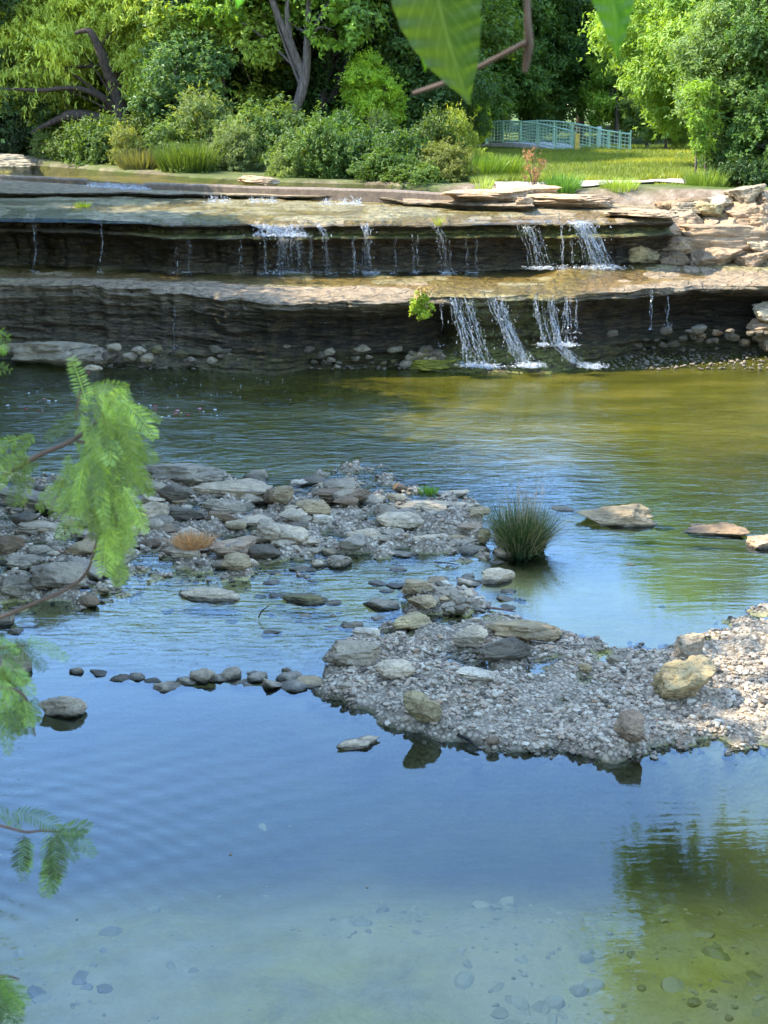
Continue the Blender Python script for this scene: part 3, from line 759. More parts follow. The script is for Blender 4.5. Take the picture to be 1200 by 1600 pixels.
ANCH = [(q_[0], q_[1] - q_[3] / 2, short(q_[6])) for q_ in RK if _cnt[short(q_[6])] == 1 and len(short(q_[6]).split()) <= 5 and q_[2] > 30]
TW = dict(g='grey', p='pale', t='tan', d='dark', y='yellowish', o='olive', k='pinkish', b='bluish', w='whitish', n='brown')
ORD = ['', 'second ', 'third ', 'fourth ', 'fifth ', 'sixth ', 'seventh ', 'eighth ', 'ninth ', 'tenth ', 'eleventh ', 'twelfth ']
def autolabel(items, anchors, noun, place):
    seen = {}
    for o, px, py, tn in items:
        a = min(anchors, key=lambda q: (q[0] - px) ** 2 + 3 * (q[1] - py) ** 2); dx, dy = px - a[0], (py - a[1]) * 1.7
        d = ('left of' if dx < 0 else 'right of') if abs(dx) > abs(dy) else ('behind' if dy < 0 else 'in front of')
        seen.setdefault((TW.get(tn, tn), d, a[2]), []).append((dx * dx + dy * dy, o))
    for (c_, d, nm), L_ in seen.items():
        L_.sort(key=lambda q: q[0])
        for i, (_, o) in enumerate(L_):
            o['label'] = f"{c_} {noun} {d} the {nm}{place}" if i == 0 else f"{ORD[min(i, 11)]}nearest {c_} {noun} {d} the {nm}{place}"
def ordinals(items, noun, place):
    N_ = ['leftmost', 'second', 'third', 'fourth', 'fifth', 'sixth', 'seventh', 'eighth', 'ninth', 'tenth', 'eleventh', 'twelfth', 'thirteenth', 'fourteenth', 'fifteenth', 'sixteenth', 'seventeenth', 'eighteenth', 'nineteenth', 'twentieth', 'twenty-first', 'twenty-second', 'twenty-third', 'twenty-fourth']
    for i, (o, px, adj) in enumerate(sorted(items, key=lambda q: q[1])):
        fl = 'leftmost' if i == 0 else ('rightmost' if i == len(items) - 1 else N_[min(i, 23)])
        o['label'] = f"{adj} {noun}, {fl}{' from the left' if 0 < i < len(items) - 1 else ''} {place}".strip()
for cx, by, w, h, tn, sh, lab, dp in RK:
    rpx(cx, by, w, h, tn, sh, lab, 'boulder' if w > 38 else 'stone', 'boulder' if w > 38 else 'stone', depth=dp, sink=.16)
# row of stones laid across the shallow sill
for cx, by, w, h, tn in [(118,1058,18,13,'g'),(157,1062,36,11,'d'),(185,1070,26,12,'n'),(210,1068,24,14,'g'),(237,1073,24,11,'d'),(261,1085,42,17,'p'),(292,1075,28,14,'g'),(315,1073,32,24,'g'),(340,1071,28,15,'g'),(357,1067,30,20,'g'),(374,1075,26,11,'p'),(385,1078,14,9,'p'),(402,1071,26,18,'b'),(424,1082,28,18,'g'),(450,1071,32,17,'b'),(455,1085,40,18,'b'),(484,1080,46,19,'t'),(500,1090,24,14,'d'),(450,1056,16,11,'n'),(395,1060,16,10,'p')]:
    w *= 1.22; h *= 1.2; ROW = globals().setdefault('ROW', []); o = rpx(cx, by, w, h, tn, 't', 'small rock in the row of stones laid across the near pool', 'sill_stone', 'stone', 'row of stones across the near pool', .8, z=-.03); ROW.append((o, cx, TW[tn]))
ordinals(ROW, 'stone', 'in the row across the near pool')
EDG = []
for cx, by, w, h, tn in [(490,1104,22,12,'g'),(510,1110,20,12,'g'),(540,1100,22,12,'g'),(510,1118,13,9,'d'),(565,1135,9,7,'d'),(535,1112,16,10,'g'),(728,1170,16,11,'p'),(745,1176,24,14,'d'),(770,1180,20,14,'n'),(705,1162,11,7,'d'),(912,1001,16,10,'g'),(930,1001,12,8,'g'),(985,1008,10,7,'d'),(850,1008,14,9,'g')]:
    o = rpx(cx, by, w, h, tn, 't', 'small stone along the wet edge of the gravel bar', 'edge_stone', 'stone', 'stones along the edge of the gravel bar', .8); EDG.append((o, cx, by, tn))
autolabel(EDG, ANCH, 'edge stone', '')
# mid-sized stones strewn over the stony bank
rr = random.Random(4); n = 0; BNK = []
while n < 170:
    cx = rr.uniform(0, 760); by = rr.uniform(752, 945); g = at(cx, by, .05)
    zz = bz(g.x, g.y)
    if zz < -.03: continue
    if cx > 480 and by < 760 : continue
    w = rr.choice([15, 20, 26, 34, 44]) * rr.uniform(.8, 1.2)
    tn = rr.choice('gggbbpptdn')
    o = rpx(cx, by, w, w * rr.uniform(.32, .6), tn, 't', 'mid-sized angular rock strewn over the stony bank', 'bank_stone', 'stone', 'stones strewn over the stony bank', rr.uniform(.6, .9)); n += 1; BNK.append((o, cx, by, tn))
autolabel(BNK, ANCH, 'bank stone', '')
RIF = []
for k in range(46):
    cx = rr.uniform(400, 700) if k < 34 else rr.uniform(690, 800); by = rr.uniform(872, 1000) if k < 34 else rr.uniform(868, 960); w = rr.uniform(9, 30); tn = rr.choice('ggddpto')
    o = rpx(cx, by, w, w * .38, tn, 't', 'x', 'riffle_stone', 'stone', 'stones scattered in the riffle', .8, z=-.02); RIF.append((o, cx, by, tn))
autolabel(RIF, ANCH, 'riffle stone', '')
PIL = []
for k in range(26):   # stone pile in the riffle
    cx = rr.uniform(672, 745); by = rr.uniform(918, 962); w = rr.uniform(12, 24)
    tn = rr.choice('ggbpd'); o = rpx(cx, by, w, w * .65, tn, 't', 'small rock of the stone pile in the riffle', 'pile_stone', 'stone', 'stones of the pile in the riffle', .8); PIL.append((o, cx, by, tn))
autolabel(PIL, [(652, 930, 'tilted tan slab of the pile'), (690, 925, 'pale stone topping the pile'), (660, 948, 'rounded tan boulder of the pile'), (735, 950, 'right end of the small pile')], 'small stone', '')
RUB = []
# rubble under the lower ledge
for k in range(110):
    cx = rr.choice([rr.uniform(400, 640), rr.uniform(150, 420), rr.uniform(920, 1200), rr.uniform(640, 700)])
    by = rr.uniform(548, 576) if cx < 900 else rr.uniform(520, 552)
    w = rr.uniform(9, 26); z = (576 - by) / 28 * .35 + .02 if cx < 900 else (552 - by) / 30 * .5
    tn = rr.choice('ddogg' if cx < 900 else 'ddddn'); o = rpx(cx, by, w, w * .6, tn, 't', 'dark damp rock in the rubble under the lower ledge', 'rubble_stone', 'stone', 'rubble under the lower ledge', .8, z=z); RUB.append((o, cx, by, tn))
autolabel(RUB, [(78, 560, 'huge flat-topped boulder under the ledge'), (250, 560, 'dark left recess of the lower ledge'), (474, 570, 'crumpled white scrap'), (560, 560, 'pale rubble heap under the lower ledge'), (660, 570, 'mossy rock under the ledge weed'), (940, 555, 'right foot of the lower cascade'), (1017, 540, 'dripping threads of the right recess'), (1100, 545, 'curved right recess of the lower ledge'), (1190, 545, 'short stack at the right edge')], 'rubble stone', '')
rpx(78, 582, 164, 50, 'g', 'r', 'huge flat-topped grey boulder at the foot of the ledge on the left', depth=.6, z=-.1, sink=.05)
rpx(145, 585, 30, 16, 'p', 'w', 'small pale broken rock at the right end of the huge flat-topped boulder', 'stone', 'stone', z=-.05)
# mossy mounds under the lower fall
for cx, by, w, h, tn, lab in [(690, 582, 120, 16, 'y', 'low yellow-green mossy rock at the left of the lower cascade'), (800, 578, 110, 26, 'o', 'mossy mound under the lower cascade'), (770, 545, 70, 34, 'o', 'mossy hump behind the lower cascade'), (692, 566, 24, 14, 'y', 'small mossy rock perched on the low yellow-green rock'), (840, 545, 60, 34, 'o', 'dark mossy hump right of the lower cascade'), (870, 572, 60, 16, 'n', 'wet brown rock at the right foot of the lower cascade')]:
    o = rpx(cx, by, w, h, tn, 'r', lab, 'mossy_rock', 'mossy rock', depth=.7, z=0 if by > 560 else .25)
    o.color = (.34, .36, .05, 1) if tn == 'y' else (.13, .15, .03, 1)
# blocks of the dry-laid stone wall at the right
WB = [(1131,327,31,15,'p','b','small pale block near the top of the stone wall'),(1169,324,46,26,'g','r','whitish rounded boulder crowning the stone wall'),(1200,324,24,18,'k','b','pinkish block at the top right edge of the stone wall'),
 (1166,350,64,26,'k','b','thick brown-pink block under the whitish crowning boulder'),(1114,345,44,22,'y','b','orange-tan block left of the thick brown-pink block'),(1078,336,44,15,'g','s','flat grey slab at the upper left corner of the stone wall'),(1202,350,32,24,'k','r','rounded pink block at the right edge in the second course'),
 (1074,362,56,25,'k','r','rounded grey-pink block below the flat grey slab'),(1112,368,26,20,'k','b','small squarish pink block in the third course'),(1143,370,42,22,'k','b','squared brown-pink block in the third course'),(1182,380,48,30,'k','r','big pinkish block at the right of the third course'),
 (1130,398,140,34,'k','s','very long rough tan slab running through the middle of the wall'),(1046,378,48,24,'k','w','pale tilted rock at the left end of the long rough slab'),(990,375,80,16,'p','s','flat pale slab jutting left over the dark recess'),
 (1062,400,60,23,'k','r','smooth pinkish pillow-shaped boulder under the tilted rock'),(1011,418,52,26,'y','b','yellow mossy block at the lower left of the wall'),(1058,421,46,23,'n','b','dark stained block right of the yellow mossy block'),
 (1124,424,72,29,'k','b','large tan block in the lowest course'),(1092,423,24,22,'n','b','narrow brown block between two larger ones in the lowest course'),(1175,429,48,27,'k','r','rough tan block in the lowest course near the right edge'),(1198,434,28,18,'t','r','small tan block at the bottom right of the wall'),(1192,404,40,22,'p','s','pale layered block above the lowest course at the right edge')]
for k, (cx, by, w, h, tn, sh, lab) in enumerate(WB):
    D = 29.4 + (430 - by) / 125 * 1.7
    g = atD(cx, by, D); W = w * D / CP / F * 1.0; H = h * D / F * 1.02
    rock('wall_block', (g.x, D + .35, g.z - .03), (W * 1.18, .9, H * 1.38), 'b' if sh == 'r' and k % 2 else sh, tn, rz=random.uniform(-.06, .06), label=lab, cat='wall block', group='blocks of the dry stone wall', sink=.03).color = tuple(q * .8 for q in TONE[tn]) + (1,)
# backing fill of the wall, plus its continuation out of frame
for k, (x, y, z, w, h) in enumerate([(7.2, 30.9, 1.3, 2.2, .8), (8.2, 31.2, 1.9, 2.4, .8), (7.4, 31.5, 2.2, 3.0, .7)]):
    rock('wall_block', (x, y, z), (w, 1.0, h), 'b', 'n', rz=.1, label='dark backing boulder glimpsed in the gaps between the wall blocks', cat='wall block', group='backing boulders behind the stone wall')['label'] = ['low', 'middle', 'long upper'][k] + ' dark backing boulder glimpsed in the gaps of the stone wall'
for cx, by, w, h, tn, lab in [(1199,500,46,28,'p','squared pale block on top of the short stack by the pool at the right edge'),(1194,523,46,25,'k','pinkish block in the middle of the short stack by the pool'),(1205,549,34,26,'k','lowest block of the short stack standing in the pool edge')]:
    D = 28.0; g = atD(cx, by, D)
    rock('wall_block', (g.x, D, g.z), (w * D / CP / F, .7, h * D / F * 1.05), 'b', tn, rz=.08, label=lab, cat='wall block', group='blocks of the short stack by the pool', sink=.02)
for (x, z, w) in [(8.9, 0, 1.3), (9.1, .45, 1.5), (9.0, .95, 1.2)]:
    rock('wall_block', (x, 27.6, z), (w, .9, .55), 'b', 'k', label='tan block of the retaining wall beyond the right edge of the frame', cat='wall block', group='retaining wall beyond the right edge')
# slabs near the upper bank
for cx, by, w, h, tn, z, lab in [(398,287,58,13,'k',2.97,'pinkish flat rock on the far bank beside the weir'),(425,288,24,9,'g',2.97,'small grey rock right of the pinkish flat rock'),(20,263,70,22,'g',2.9,'broad grey rock shelf far upstream at the left edge'),
   (838,301,70,12,'k',2.95,'flat pink slab under the rusty bush'),(770,313,150,12,'k',2.86,'wide pale pink slab right of the weir'),(800,302,70,9,'k',2.95,'thin pink slab above the wide pale slab'),(880,323,170,12,'k',2.72,'long pale slab capping the upper ledge at the right'),(1010,340,110,10,'k',2.62,'pale slab at the right end of the upper ledge'),(820,318,30,10,'k',2.85,'small pink rock below the rusty bush')]:
    rpx(cx, by, w, h, tn, 's', lab, 'flat_rock', 'flat rock', z=z, depth=.8, sink=.3)

# ------------------------------------------------------------------ gravel (stuff)
def pebbles(name, n, sampler, smin, smax, lvl=1, seed=0, above=-.02, lift=.35, zf=bed_z, tk=1.0):
    r = np.random.default_rng(seed); X, Y = sampler(r, n); Z = zf(X, Y); k = (Z > above); X, Y, Z = X[k], Y[k], Z[k]; n = len(X)
    vs = []
    for j in range(8):
        V, Fc = ico(lvl); V = V.copy() * ((np.abs(V) ** 2.8).sum(1) ** (-1 / 2.8))[:, None]
        for c in range(5):
            nn = r.normal(size=3); nn /= np.linalg.norm(nn); d = V @ nn; V -= np.clip(d - r.uniform(.6, .9), 0, None)[:, None] * nn
        vs.append(V)
    vs = np.array(vs); Vb = vs[r.integers(0, 8, n)]
    s = smin * (smax / smin) ** (r.random(n) ** 2.2)
    sc = np.stack([s, s * r.uniform(.6, .95, n), s * r.uniform(.35, .65, n)], 1) / 2
    Vb = Vb * sc[:, None, :]
    a = r.uniform(0, 2 * np.pi, n); b = r.normal(0, .35, n)
    ca, sa, cb, sb = np.cos(a)[:, None], np.sin(a)[:, None], np.cos(b)[:, None], np.sin(b)[:, None]
    x, y, z = Vb[..., 0], Vb[..., 1], Vb[..., 2]
    x, z = x * cb + z * sb, -x * sb + z * cb
    x, y = x * ca - y * sa, x * sa + y * ca
    V = np.stack([x + X[:, None], y + Y[:, None], z + (Z + sc[:, 2] * lift)[:, None]], -1)
    nv = V.shape[1]; FF = (Fc[None] + (np.arange(n) * nv)[:, None, None]).reshape(-1, 3)
    tint = np.repeat(r.random(n) * tk, nv)
    o = link(name, mesh_np(name, V.reshape(-1, 3), FF, False, {'tint': tint}), M['pebble'])
    return tag(o, None, None, kind='stuff')
def poly_sampler(poly, dens=None):
    P = np.array(poly); lo, hi = P.min(0), P.max(0)
    def f(r, n):
        X = np.empty(0); Y = np.empty(0)
        while len(X) < n:
            x = r.uniform(lo[0], hi[0], n); y = r.uniform(lo[1], hi[1], n); k = poly_sdf(poly, x, y) > -.25
            if dens is not None: k &= r.random(n) < dens(x, y)
            X = np.concatenate([X, x[k]]); Y = np.concatenate([Y, y[k]])
        return X[:n], Y[:n]
    return f
inview = lambda x, y: (np.abs(x) < y * .30 + .5).astype(float)
patch = lambda x, y: inview(x, y) * (.12 + .88 * (fbm(np.stack([x * 1.9, y * 1.9, x * 0], -1), 3) > -.12))
pebbles('gravel', 22000, poly_sampler(BAR, patch), .015, .085, 1, 1, -.05)
pebbles('fine_gravel', 26000, poly_sampler(BAR, inview), .008, .03, 1, 2, -.05)
pebbles('bank_gravel', 20000, poly_sampler(BANK, inview), .014, .09, 1, 3, -.06)
pebbles('pile_gravel', 900, poly_sampler(PILE, inview), .02, .11, 1, 5, -.06)
pebbles('submerged_cobbles', 520, poly_sampler([(-3, 6.2), (3, 6.2), (4, 9.5), (5, 12), (5, 16), (1, 16), (1, 12.5), (-3, 13.5), (-3, 9.5)], lambda x, y: inview(x, y) * (.1 + .9 * (noise3(np.stack([x, y, x * 0], -1)) > .1)) * (.03 + .97 * (y < 8.4))), .03, .20, 2, 6, -2, -.5)
# small cobbles in the foot of the far ledge and at the sill
pebbles('rubble_gravel', 2400, lambda r, n: (r.uniform(-5.5, 7.6, n), r.uniform(26.3, 28.2, n)), .03, .12, 1, 8, -5, .3, zf=lambda X, Y: np.where(X < 1.1, .02 + .28 * sstep(26.4, 27.3, Y), np.where(X < 4.0, -.3, .02 + .25 * sstep(27.9, 28.8, Y))), tk=.11)  # low tint paints the shade under the ledge into these cobbles

# ================================================================== WATERFALLS
def stream(name, label, path, width, strands, seed, group=None, spread=1.0, drops=1.0):
    """path: list of world points; thin strands following it"""
    r = random.Random(seed); parts = []
    P = [Vector(p) for p in path]
    for k in range(int(strands * 1.5)):
        o0 = r.gauss(0, .5) * width; o1 = r.gauss(0, .5) * width * spread
        t0 = r.random() * .15 if r.random() < .6 else r.uniform(0, .7); t1 = 1 if r.random() < .55 else r.uniform(t0 + .1, 1)
        n = max(4, int(14 * (t1 - t0))); pts = []
        ph = r.uniform(0, 6)
        for i in range(n):
            t = t0 + (t1 - t0) * i / (n - 1); s = t * (len(P) - 1); j = min(int(s), len(P) - 2); q = P[j].lerp(P[j + 1], s - j)
            pts.append(q + Vector(((o0 + (o1 - o0) * t) + .018 * math.sin(ph + 9 * t) + r.gauss(0, .009), r.gauss(0, .012) - .02, 0)))
        w = r.uniform(.002, .0065) * (1.5 if r.random() < .15 else 1)
        parts.append(tube(pts, [w * .6, w, w * r.uniform(.6, 1.3), w * .4], 5))
    V, Fc = ico(1)
    tri = []
    for k in range(int(strands * 5 * drops)):
        t = r.random() ** .7; s = t * (len(P) - 1); j = min(int(s), len(P) - 2); q = P[j].lerp(P[j + 1], s - j)
        a = r.uniform(.004, .012)
        c = np.array([q.x + r.gauss(0, .62) * width * (1 + (spread - 1) * t), q.y - .03 + r.gauss(0, .03), q.z + r.gauss(0, .02)])
        parts.append((V * np.array([a, a, a * r.uniform(1, 3)]) + c, Fc))
    # splash at the foot
    q = P[-1]
    for k in range(int(strands * 15 * drops)):
        a = r.uniform(.004, .017); c = np.array([q.x + r.gauss(0, .8) * width + r.gauss(0, .05), q.y + r.gauss(-.04, .09), q.z + abs(r.gauss(0, .035))])
        parts.append((V * np.array([a * r.uniform(1, 2.5), a, a * .7]) + c, Fc))
    V, Fc = join(parts)
    o = link(name, mesh_np(name, V, Fc, True), M['fall']); return tag(o, label, 'waterfall' if 'trickle' not in name else 'trickle', group)
def upf(x): return float(UPL(x))
def fallpath(px0, py0, px1, py1, dy=0.0, D0=28.55, z1=1.5):
    b = at(px1, py1, z1); a = atD(px0, py0, b.y - .05 + dy); m = a.lerp(b, .5); m.z += .06
    return [a, a.lerp(b, .25) + Vector((0, 0, .05)), m, a.lerp(b, .8), b]
big = [
 ((405,349,402,368),(450,368,452,427), 26, 30, 'broad upper fall, the widest white sheet left of centre'),
 ((820,352,826,362),(830,362,846,413), 15, 16, 'upper fall of two joined strands left of the right-hand cascade'),
 ((902,345,908,356),(908,356,935,414), 18, 46, 'bright white cascade at the right end of the upper ledge'),
 ((569,348,572,362),(573,362,579,425), 9, 12, 'slender upper fall in the centre spilling over the mossy lip'),
 ((495,348,508,368),(508,368,514,427), 6, 9, 'bent narrow upper fall stepping over the mossy lip'),
 ((675,348,688,366),(688,366,696,418), 6, 6, 'narrow upper fall leaning right, left of the mossy cushions'),
]
for k, (a, b, w, n, lab) in enumerate(big):
    base = at(b[2], 427, 1.5) if b[2] < 800 else at(b[2], 417, 1.64); D = base.y
    if b[2] >= 800:
        D = upf(base.x) - .18; base = Vector((base.x, D, 1.63))
    W = w * D / F
    p0 = atD(a[0], a[1], min(upf(atD(a[0], a[1], 28.5).x), D + .1) - .05); p1 = atD(b[0], b[1], min(D, p0.y) - .12)
    stream('waterfall', lab, [p0, p0.lerp(p1, .5) + Vector((0, -.03, .02)), p1, p1.lerp(base, .45) + Vector((0, -.03, .06)), base + Vector((0, -.12, 0))], W, n, 40 + k, spread=1.15)
# lip sheet of the broad fall
for k, px in enumerate([404, 418, 432, 445, 456, 465]):
    a = atD(px, 349, upf(atD(px, 349, 28.3).x) - .04); b = a + Vector((.05, -.07, -.24)); o = stream('lip_trickle', 'x', [a, a.lerp(b, .5), b], .10, 7, 60 + k, 'short spills above the broad upper fall', drops=.6); LIPS = globals().setdefault('LIPS', []); LIPS.append((o, px, 'short white'))
ordinals(LIPS, 'spill', 'over the lip above the broad upper fall')
TRI = []
thin = [(277,370,277,428,2),(296,369,295,428,3),(376,367,376,428,5),(416,364,415,428,6),(466,370,468,425,6),(486,368,486,425,5),(552,368,554,425,6),(618,366,618,418,2),(645,364,646,418,3),(651,366,652,418,2),(703,368,703,408,3),(728,366,729,402,2),(744,366,744,402,2),(877,350,878,408,5),(893,364,893,410,2),(160,345,160,400,2),(55,345,56,385,2),(440,366,436,426,8)]
for k, (a, b, c, d, n) in enumerate(thin):
    base = at(c, 426, 1.5) if c < 800 else Vector((at(c, 417, 1.64).x, upf(at(c, 417, 1.64).x) - .15, 1.63))
    x = base.x; top = atD(a, b, min(base.y, upf(x)) - .14)
    o = stream('trickle', 'thin trickle hanging from the mossy lip of the upper ledge', [top, top.lerp(base, .5) + Vector((0, -.02, .02)), base + Vector((0, -.1, 0))], .035, n, 80 + k, 'thin trickles of the upper ledge', drops=.5); TRI.append((o, a, 'thin'))
ordinals(TRI, 'trickle', 'of the upper ledge')
def lowy(x): return float(LOWL(x))
low = [
 ([(706,461),(714,490),(728,530),(738,572)], 12, 17, 'wide lower cascade strand at the left, fanning over dark moss'),
 ([(727,461),(733,490),(748,530),(765,574)], 11, 12, 'second lower cascade strand meeting the wide left one'),
 ([(777,461),(782,485),(790,506),(808,545),(828,572)], 12, 30, 'brightest lower cascade strand running down the mossy mound'),
 ([(836,461),(838,490),(850,540)], 6, 6, 'faint lower strand right of the brightest cascade'),
 ([(862,460),(865,500),(872,538),(900,566),(925,574)], 10, 16, 'right lower cascade strand sweeping out to the right'),
 ([(884,460),(886,500),(890,540)], 8, 8, 'veil of fine threads at the right end of the lower cascade'),
]
for k, (pts, w, n, lab) in enumerate(low):
    L_ = []
    for i, (a, b) in enumerate(pts):
        t = (b - 460) / 114; D = 26.12 - .10 * t - .35 * max(0, t - .45); L_.append(atD(a, b, D))
    stream('waterfall', lab, L_, w * 26 / F, n, 120 + k, spread=1.5, drops=1.3)
for k, (a, b, c) in enumerate([(1017, 450, 515), (1043, 447, 510), (272, 470, 545), (690, 470, 540), (900, 462, 520)]):
    x = at(a, b, 1.45).x; p = atD(a, b, lowy(x) - .12); q = atD(a, c, lowy(x) - .12)
    DRP = globals().setdefault('DRP', []); o = stream('trickle', 'x', [p, p.lerp(q, .5), q], .02, 2, 150 + k, 'thin drips of the lower ledge', drops=.4); DRP.append((o, a, 'thin'))
ordinals(DRP, 'thread of drips', 'on the lower ledge')
for k, (px, py, w, n) in enumerate([(334, 305, 9, 8), (352, 305, 7, 6), (402, 306, 16, 8), (425, 306, 12, 6), (510, 308, 9, 6), (540, 308, 9, 8), (557, 308, 9, 8)]):
    a = at(px, py, 2.82); a.y -= .18; b = a + Vector((0, -.12, -.16))
    SPL = globals().setdefault('SPL', []); o = stream('small_spill', 'x', [a, a.lerp(b, .5), b], w * 33 / F, n, 170 + k, 'little spills over the low rock step', drops=1); SPL.append((o, px, 'little white'))
ordinals(SPL, 'spill', 'over the low rock step')
a = [at(p, q, 2.93) for p, q in ((152, 284), (170, 285), (190, 286), (210, 287), (228, 288))]
for k, p in enumerate(a):
    p.y -= .08; b = p + Vector((0, -.10, -.12)); WSP = globals().setdefault('WSP', []); o = stream('weir_spill', 'x', [p, p.lerp(b, .5), b], .22, 12, 190 + k, 'spills over the weir notch', drops=1); WSP.append((o, k, 'thin white'))
ordinals(WSP, 'spill', 'over the low notch of the weir')
#==PART3==
# ================================================================== VEGETATION
def leaf_quads(C, Nrm, Dr, L, W, fold=.25):
    """diamond leaves: centre C, normal Nrm, long direction Dr"""
    Dr = Dr - (Dr * Nrm).sum(1)[:, None] * Nrm; Dr /= np.linalg.norm(Dr, axis=1)[:, None] + 1e-9
    S = np.cross(Nrm, Dr); L = L[:, None]; W = W[:, None]
    V = np.stack([C - Dr * L * .5, C + S * W * .5 + Nrm * W * fold - Dr * L * .08, C + Dr * L * .5, C - S * W * .5 + Nrm * W * fold - Dr * L * .08], 1)
    n = len(C); return V.reshape(-1, 3), np.arange(n * 4).reshape(n, 4)
def crown_mesh(name, blobs, n, size, seed, elong=1.7, droop=.0, gap=-.15, gscale=1.6, shell=.5, sprays=0):
    r = np.random.default_rng(seed); B = np.array([b[:3] for b in blobs]); Rr = np.array([b[3:6] for b in blobs])
    w = (Rr.prod(1)) ** (2 / 3); w /= w.sum(); n2 = int(n * 1.9)
    k = r.choice(len(B), n2, p=w); d = r.normal(size=(n2, 3)); d /= np.linalg.norm(d, axis=1)[:, None]
    rad = (shell ** 3 + (1 - shell ** 3) * r.random(n2)) ** (1 / 3)
    lump = 1 + .30 * noise3(d * 2.1 + k[:, None] * 5.1) + .18 * noise3(d * 5 + k[:, None] * 3.3)
    C = B[k] + d * Rr[k] * (rad * lump)[:, None]
    if droop: C[:, 2] -= droop * r.random(n2) ** 2
    keep = noise3(C * gscale + seed) > gap + .25 * (r.random(n2) - .5)
    keep &= noise3(C * gscale * 3.2 + seed * 2) > gap - .15
    C = C[keep][:n]; d = d[keep][:n]
    # leafy sprays reaching out of the crown
    ns = n // 45; k = r.choice(len(B), ns, p=w); e = r.normal(size=(ns, 3)) + np.array([0, 0, .5 - droop]); e /= np.linalg.norm(e, axis=1)[:, None]
    S0 = B[k] + e * Rr[k] * .8; ln = Rr[k].mean(1) * r.uniform(.35, .95, ns); up = e * .8 + np.array([0, 0, .5 - droop * 1.4]) + r.normal(size=(ns, 3)) * .3
    tt = r.random((ns, 12)); Cs = S0[:, None] + up[:, None] * (ln[:, None] * tt)[..., None] - np.array([0, 0, 1.]) * (ln[:, None] * tt ** 2 * .35)[..., None] + r.normal(size=(ns, 12, 3)) * size * .45
    C = np.concatenate([C, Cs.reshape(-1, 3)]); d = np.concatenate([d, np.repeat(e, 12, 0)]); m = len(C)
    N = d * .55 + np.array([0, 0, .55]) + r.normal(size=(m, 3)) * .45; N /= np.linalg.norm(N, axis=1)[:, None]
    D = r.normal(size=(m, 3)) + np.array([0, 0, -.6 - droop * 3]) + d * .4
    s = size * r.uniform(.6, 1.3, m)
    V, Fc = leaf_quads(C, N, D, s * elong ** .5 * 1.2, s / elong ** .5)
    cl = noise3(C * 1.3 + seed * 3) * .22
    tint = np.clip(.5 + cl + r.normal(0, .14, m), 0, .98)
    return mesh_np(name, V, Fc, False, {'tint': np.repeat(tint, 4)})
def setc(o, c): o.color = (*c, 1); return o
BARKC = (.11, .09, .07)
def make_tree(label, x, y, z, H, blobs, n, size, seed, colr, trunk=None, barkc=BARKC, group=None, name='tree', cat='tree', tr=.16, elong=1.7, droop=0, gap=-.15, shell=.5, limbs=True, rz=0, gscale=1.6):
    t = empty(name, (x, y, z), rz, label, cat, group); r = random.Random(seed)
    bl = np.array(blobs, float); top = bl[:, :3].mean(0)
    parts = []
    if trunk is None:
        trunk = [[(0, 0, -.3), (r.uniform(-.15, .15), r.uniform(-.1, .1), H * .2), (top[0] * .5, top[1] * .5, H * .45), (top[0], top[1], H * .75)]]
    rad0 = tr
    for i, p in enumerate(trunk):
        rr_ = rad0 if i == 0 else rad0 * .6
        if len(p) == 2 and isinstance(p[1], (int, float)): p, rr_ = p
        parts.append(tube(p, [rr_ * 1.35, rr_, rr_ * .75, rr_ * .35], 9, .25, seed + i))
    if limbs:
        T = trunk[0] if not (len(trunk[0]) == 2 and isinstance(trunk[0][1], (int, float))) else trunk[0][0]
        for b in bl:
            s = r.uniform(.35, .95) * (len(T) - 1); j = min(int(s), len(T) - 2); a = Vector(T[j]).lerp(Vector(T[j + 1]), s - j); e = Vector(b[:3])
            mid = a.lerp(e, .5) + Vector((r.uniform(-.3, .3), r.uniform(-.3, .3), r.uniform(-.1, .4)))
            parts.append(tube([a, mid, e], [tr * .34, tr * .2, tr * .08], 6, .2, seed + 9))
            for q in range(3):
                f = e + Vector((r.uniform(-1, 1) * b[3], r.uniform(-1, 1) * b[4], r.uniform(-.6, 1) * b[5])) * .9
                parts.append(tube([mid.lerp(e, .6), e.lerp(f, .5) + Vector((0, 0, .1)), f], [tr * .11, tr * .07, tr * .02], 5))
    V, Fc = join(parts)
    setc(link('trunk', mesh_np('trunk', V, Fc, True), M['bark'], t), barkc)
    setc(link('crown', crown_mesh('crown', blobs, int(n * 1.15), size * .93, seed, elong, droop, gap, gscale, shell), M['leaf'], t), colr)
    return t
def rand_blobs(seed, H, cr, nb, base=.3, flat=.75, br=.42):
    r = random.Random(seed); out = []
    for k in range(nb):
        a = k * 2.4 + r.uniform(-.4, .4); u = (k + .5) / nb; zz = H * (base + (1 - base) * (u * .92 + .02)); prof = math.sin(math.pi * min(1, .22 + .72 * u)) ** .7
        rr_ = cr * prof * r.uniform(.35, .85) if k < nb - 1 else 0; b = cr * br * r.uniform(.75, 1.2)
        out.append((rr_ * math.cos(a), rr_ * math.sin(a), min(zz, H - b * .6), b, b, b * flat))
    return out
def copy_tree(t, x, y, z, s, rz, label, group, colr, sz=None):
    c = t.copy(); COL.objects.link(c); c.location = (x, y, z); c.scale = (s, s, sz or s); c.rotation_euler = (0, 0, rz); c['label'] = label
    if group: c['group'] = group
    elif 'group' in c: del c['group']
    for ch in list(t.children):
        d = ch.copy(); COL.objects.link(d); d.parent = c
        if d.name.startswith('crown') or d.name.startswith('foliage'): d.color = (*colr, 1)
    return c
YG = (.18, .235, .04); MG = (.085, .14, .03); DG = (.04, .08, .018); BG_ = (.13, .21, .03); GR = (.10, .15, .06); OL = (.12, .14, .04)
def X(px, D): return (px - 600) / F * D * .97

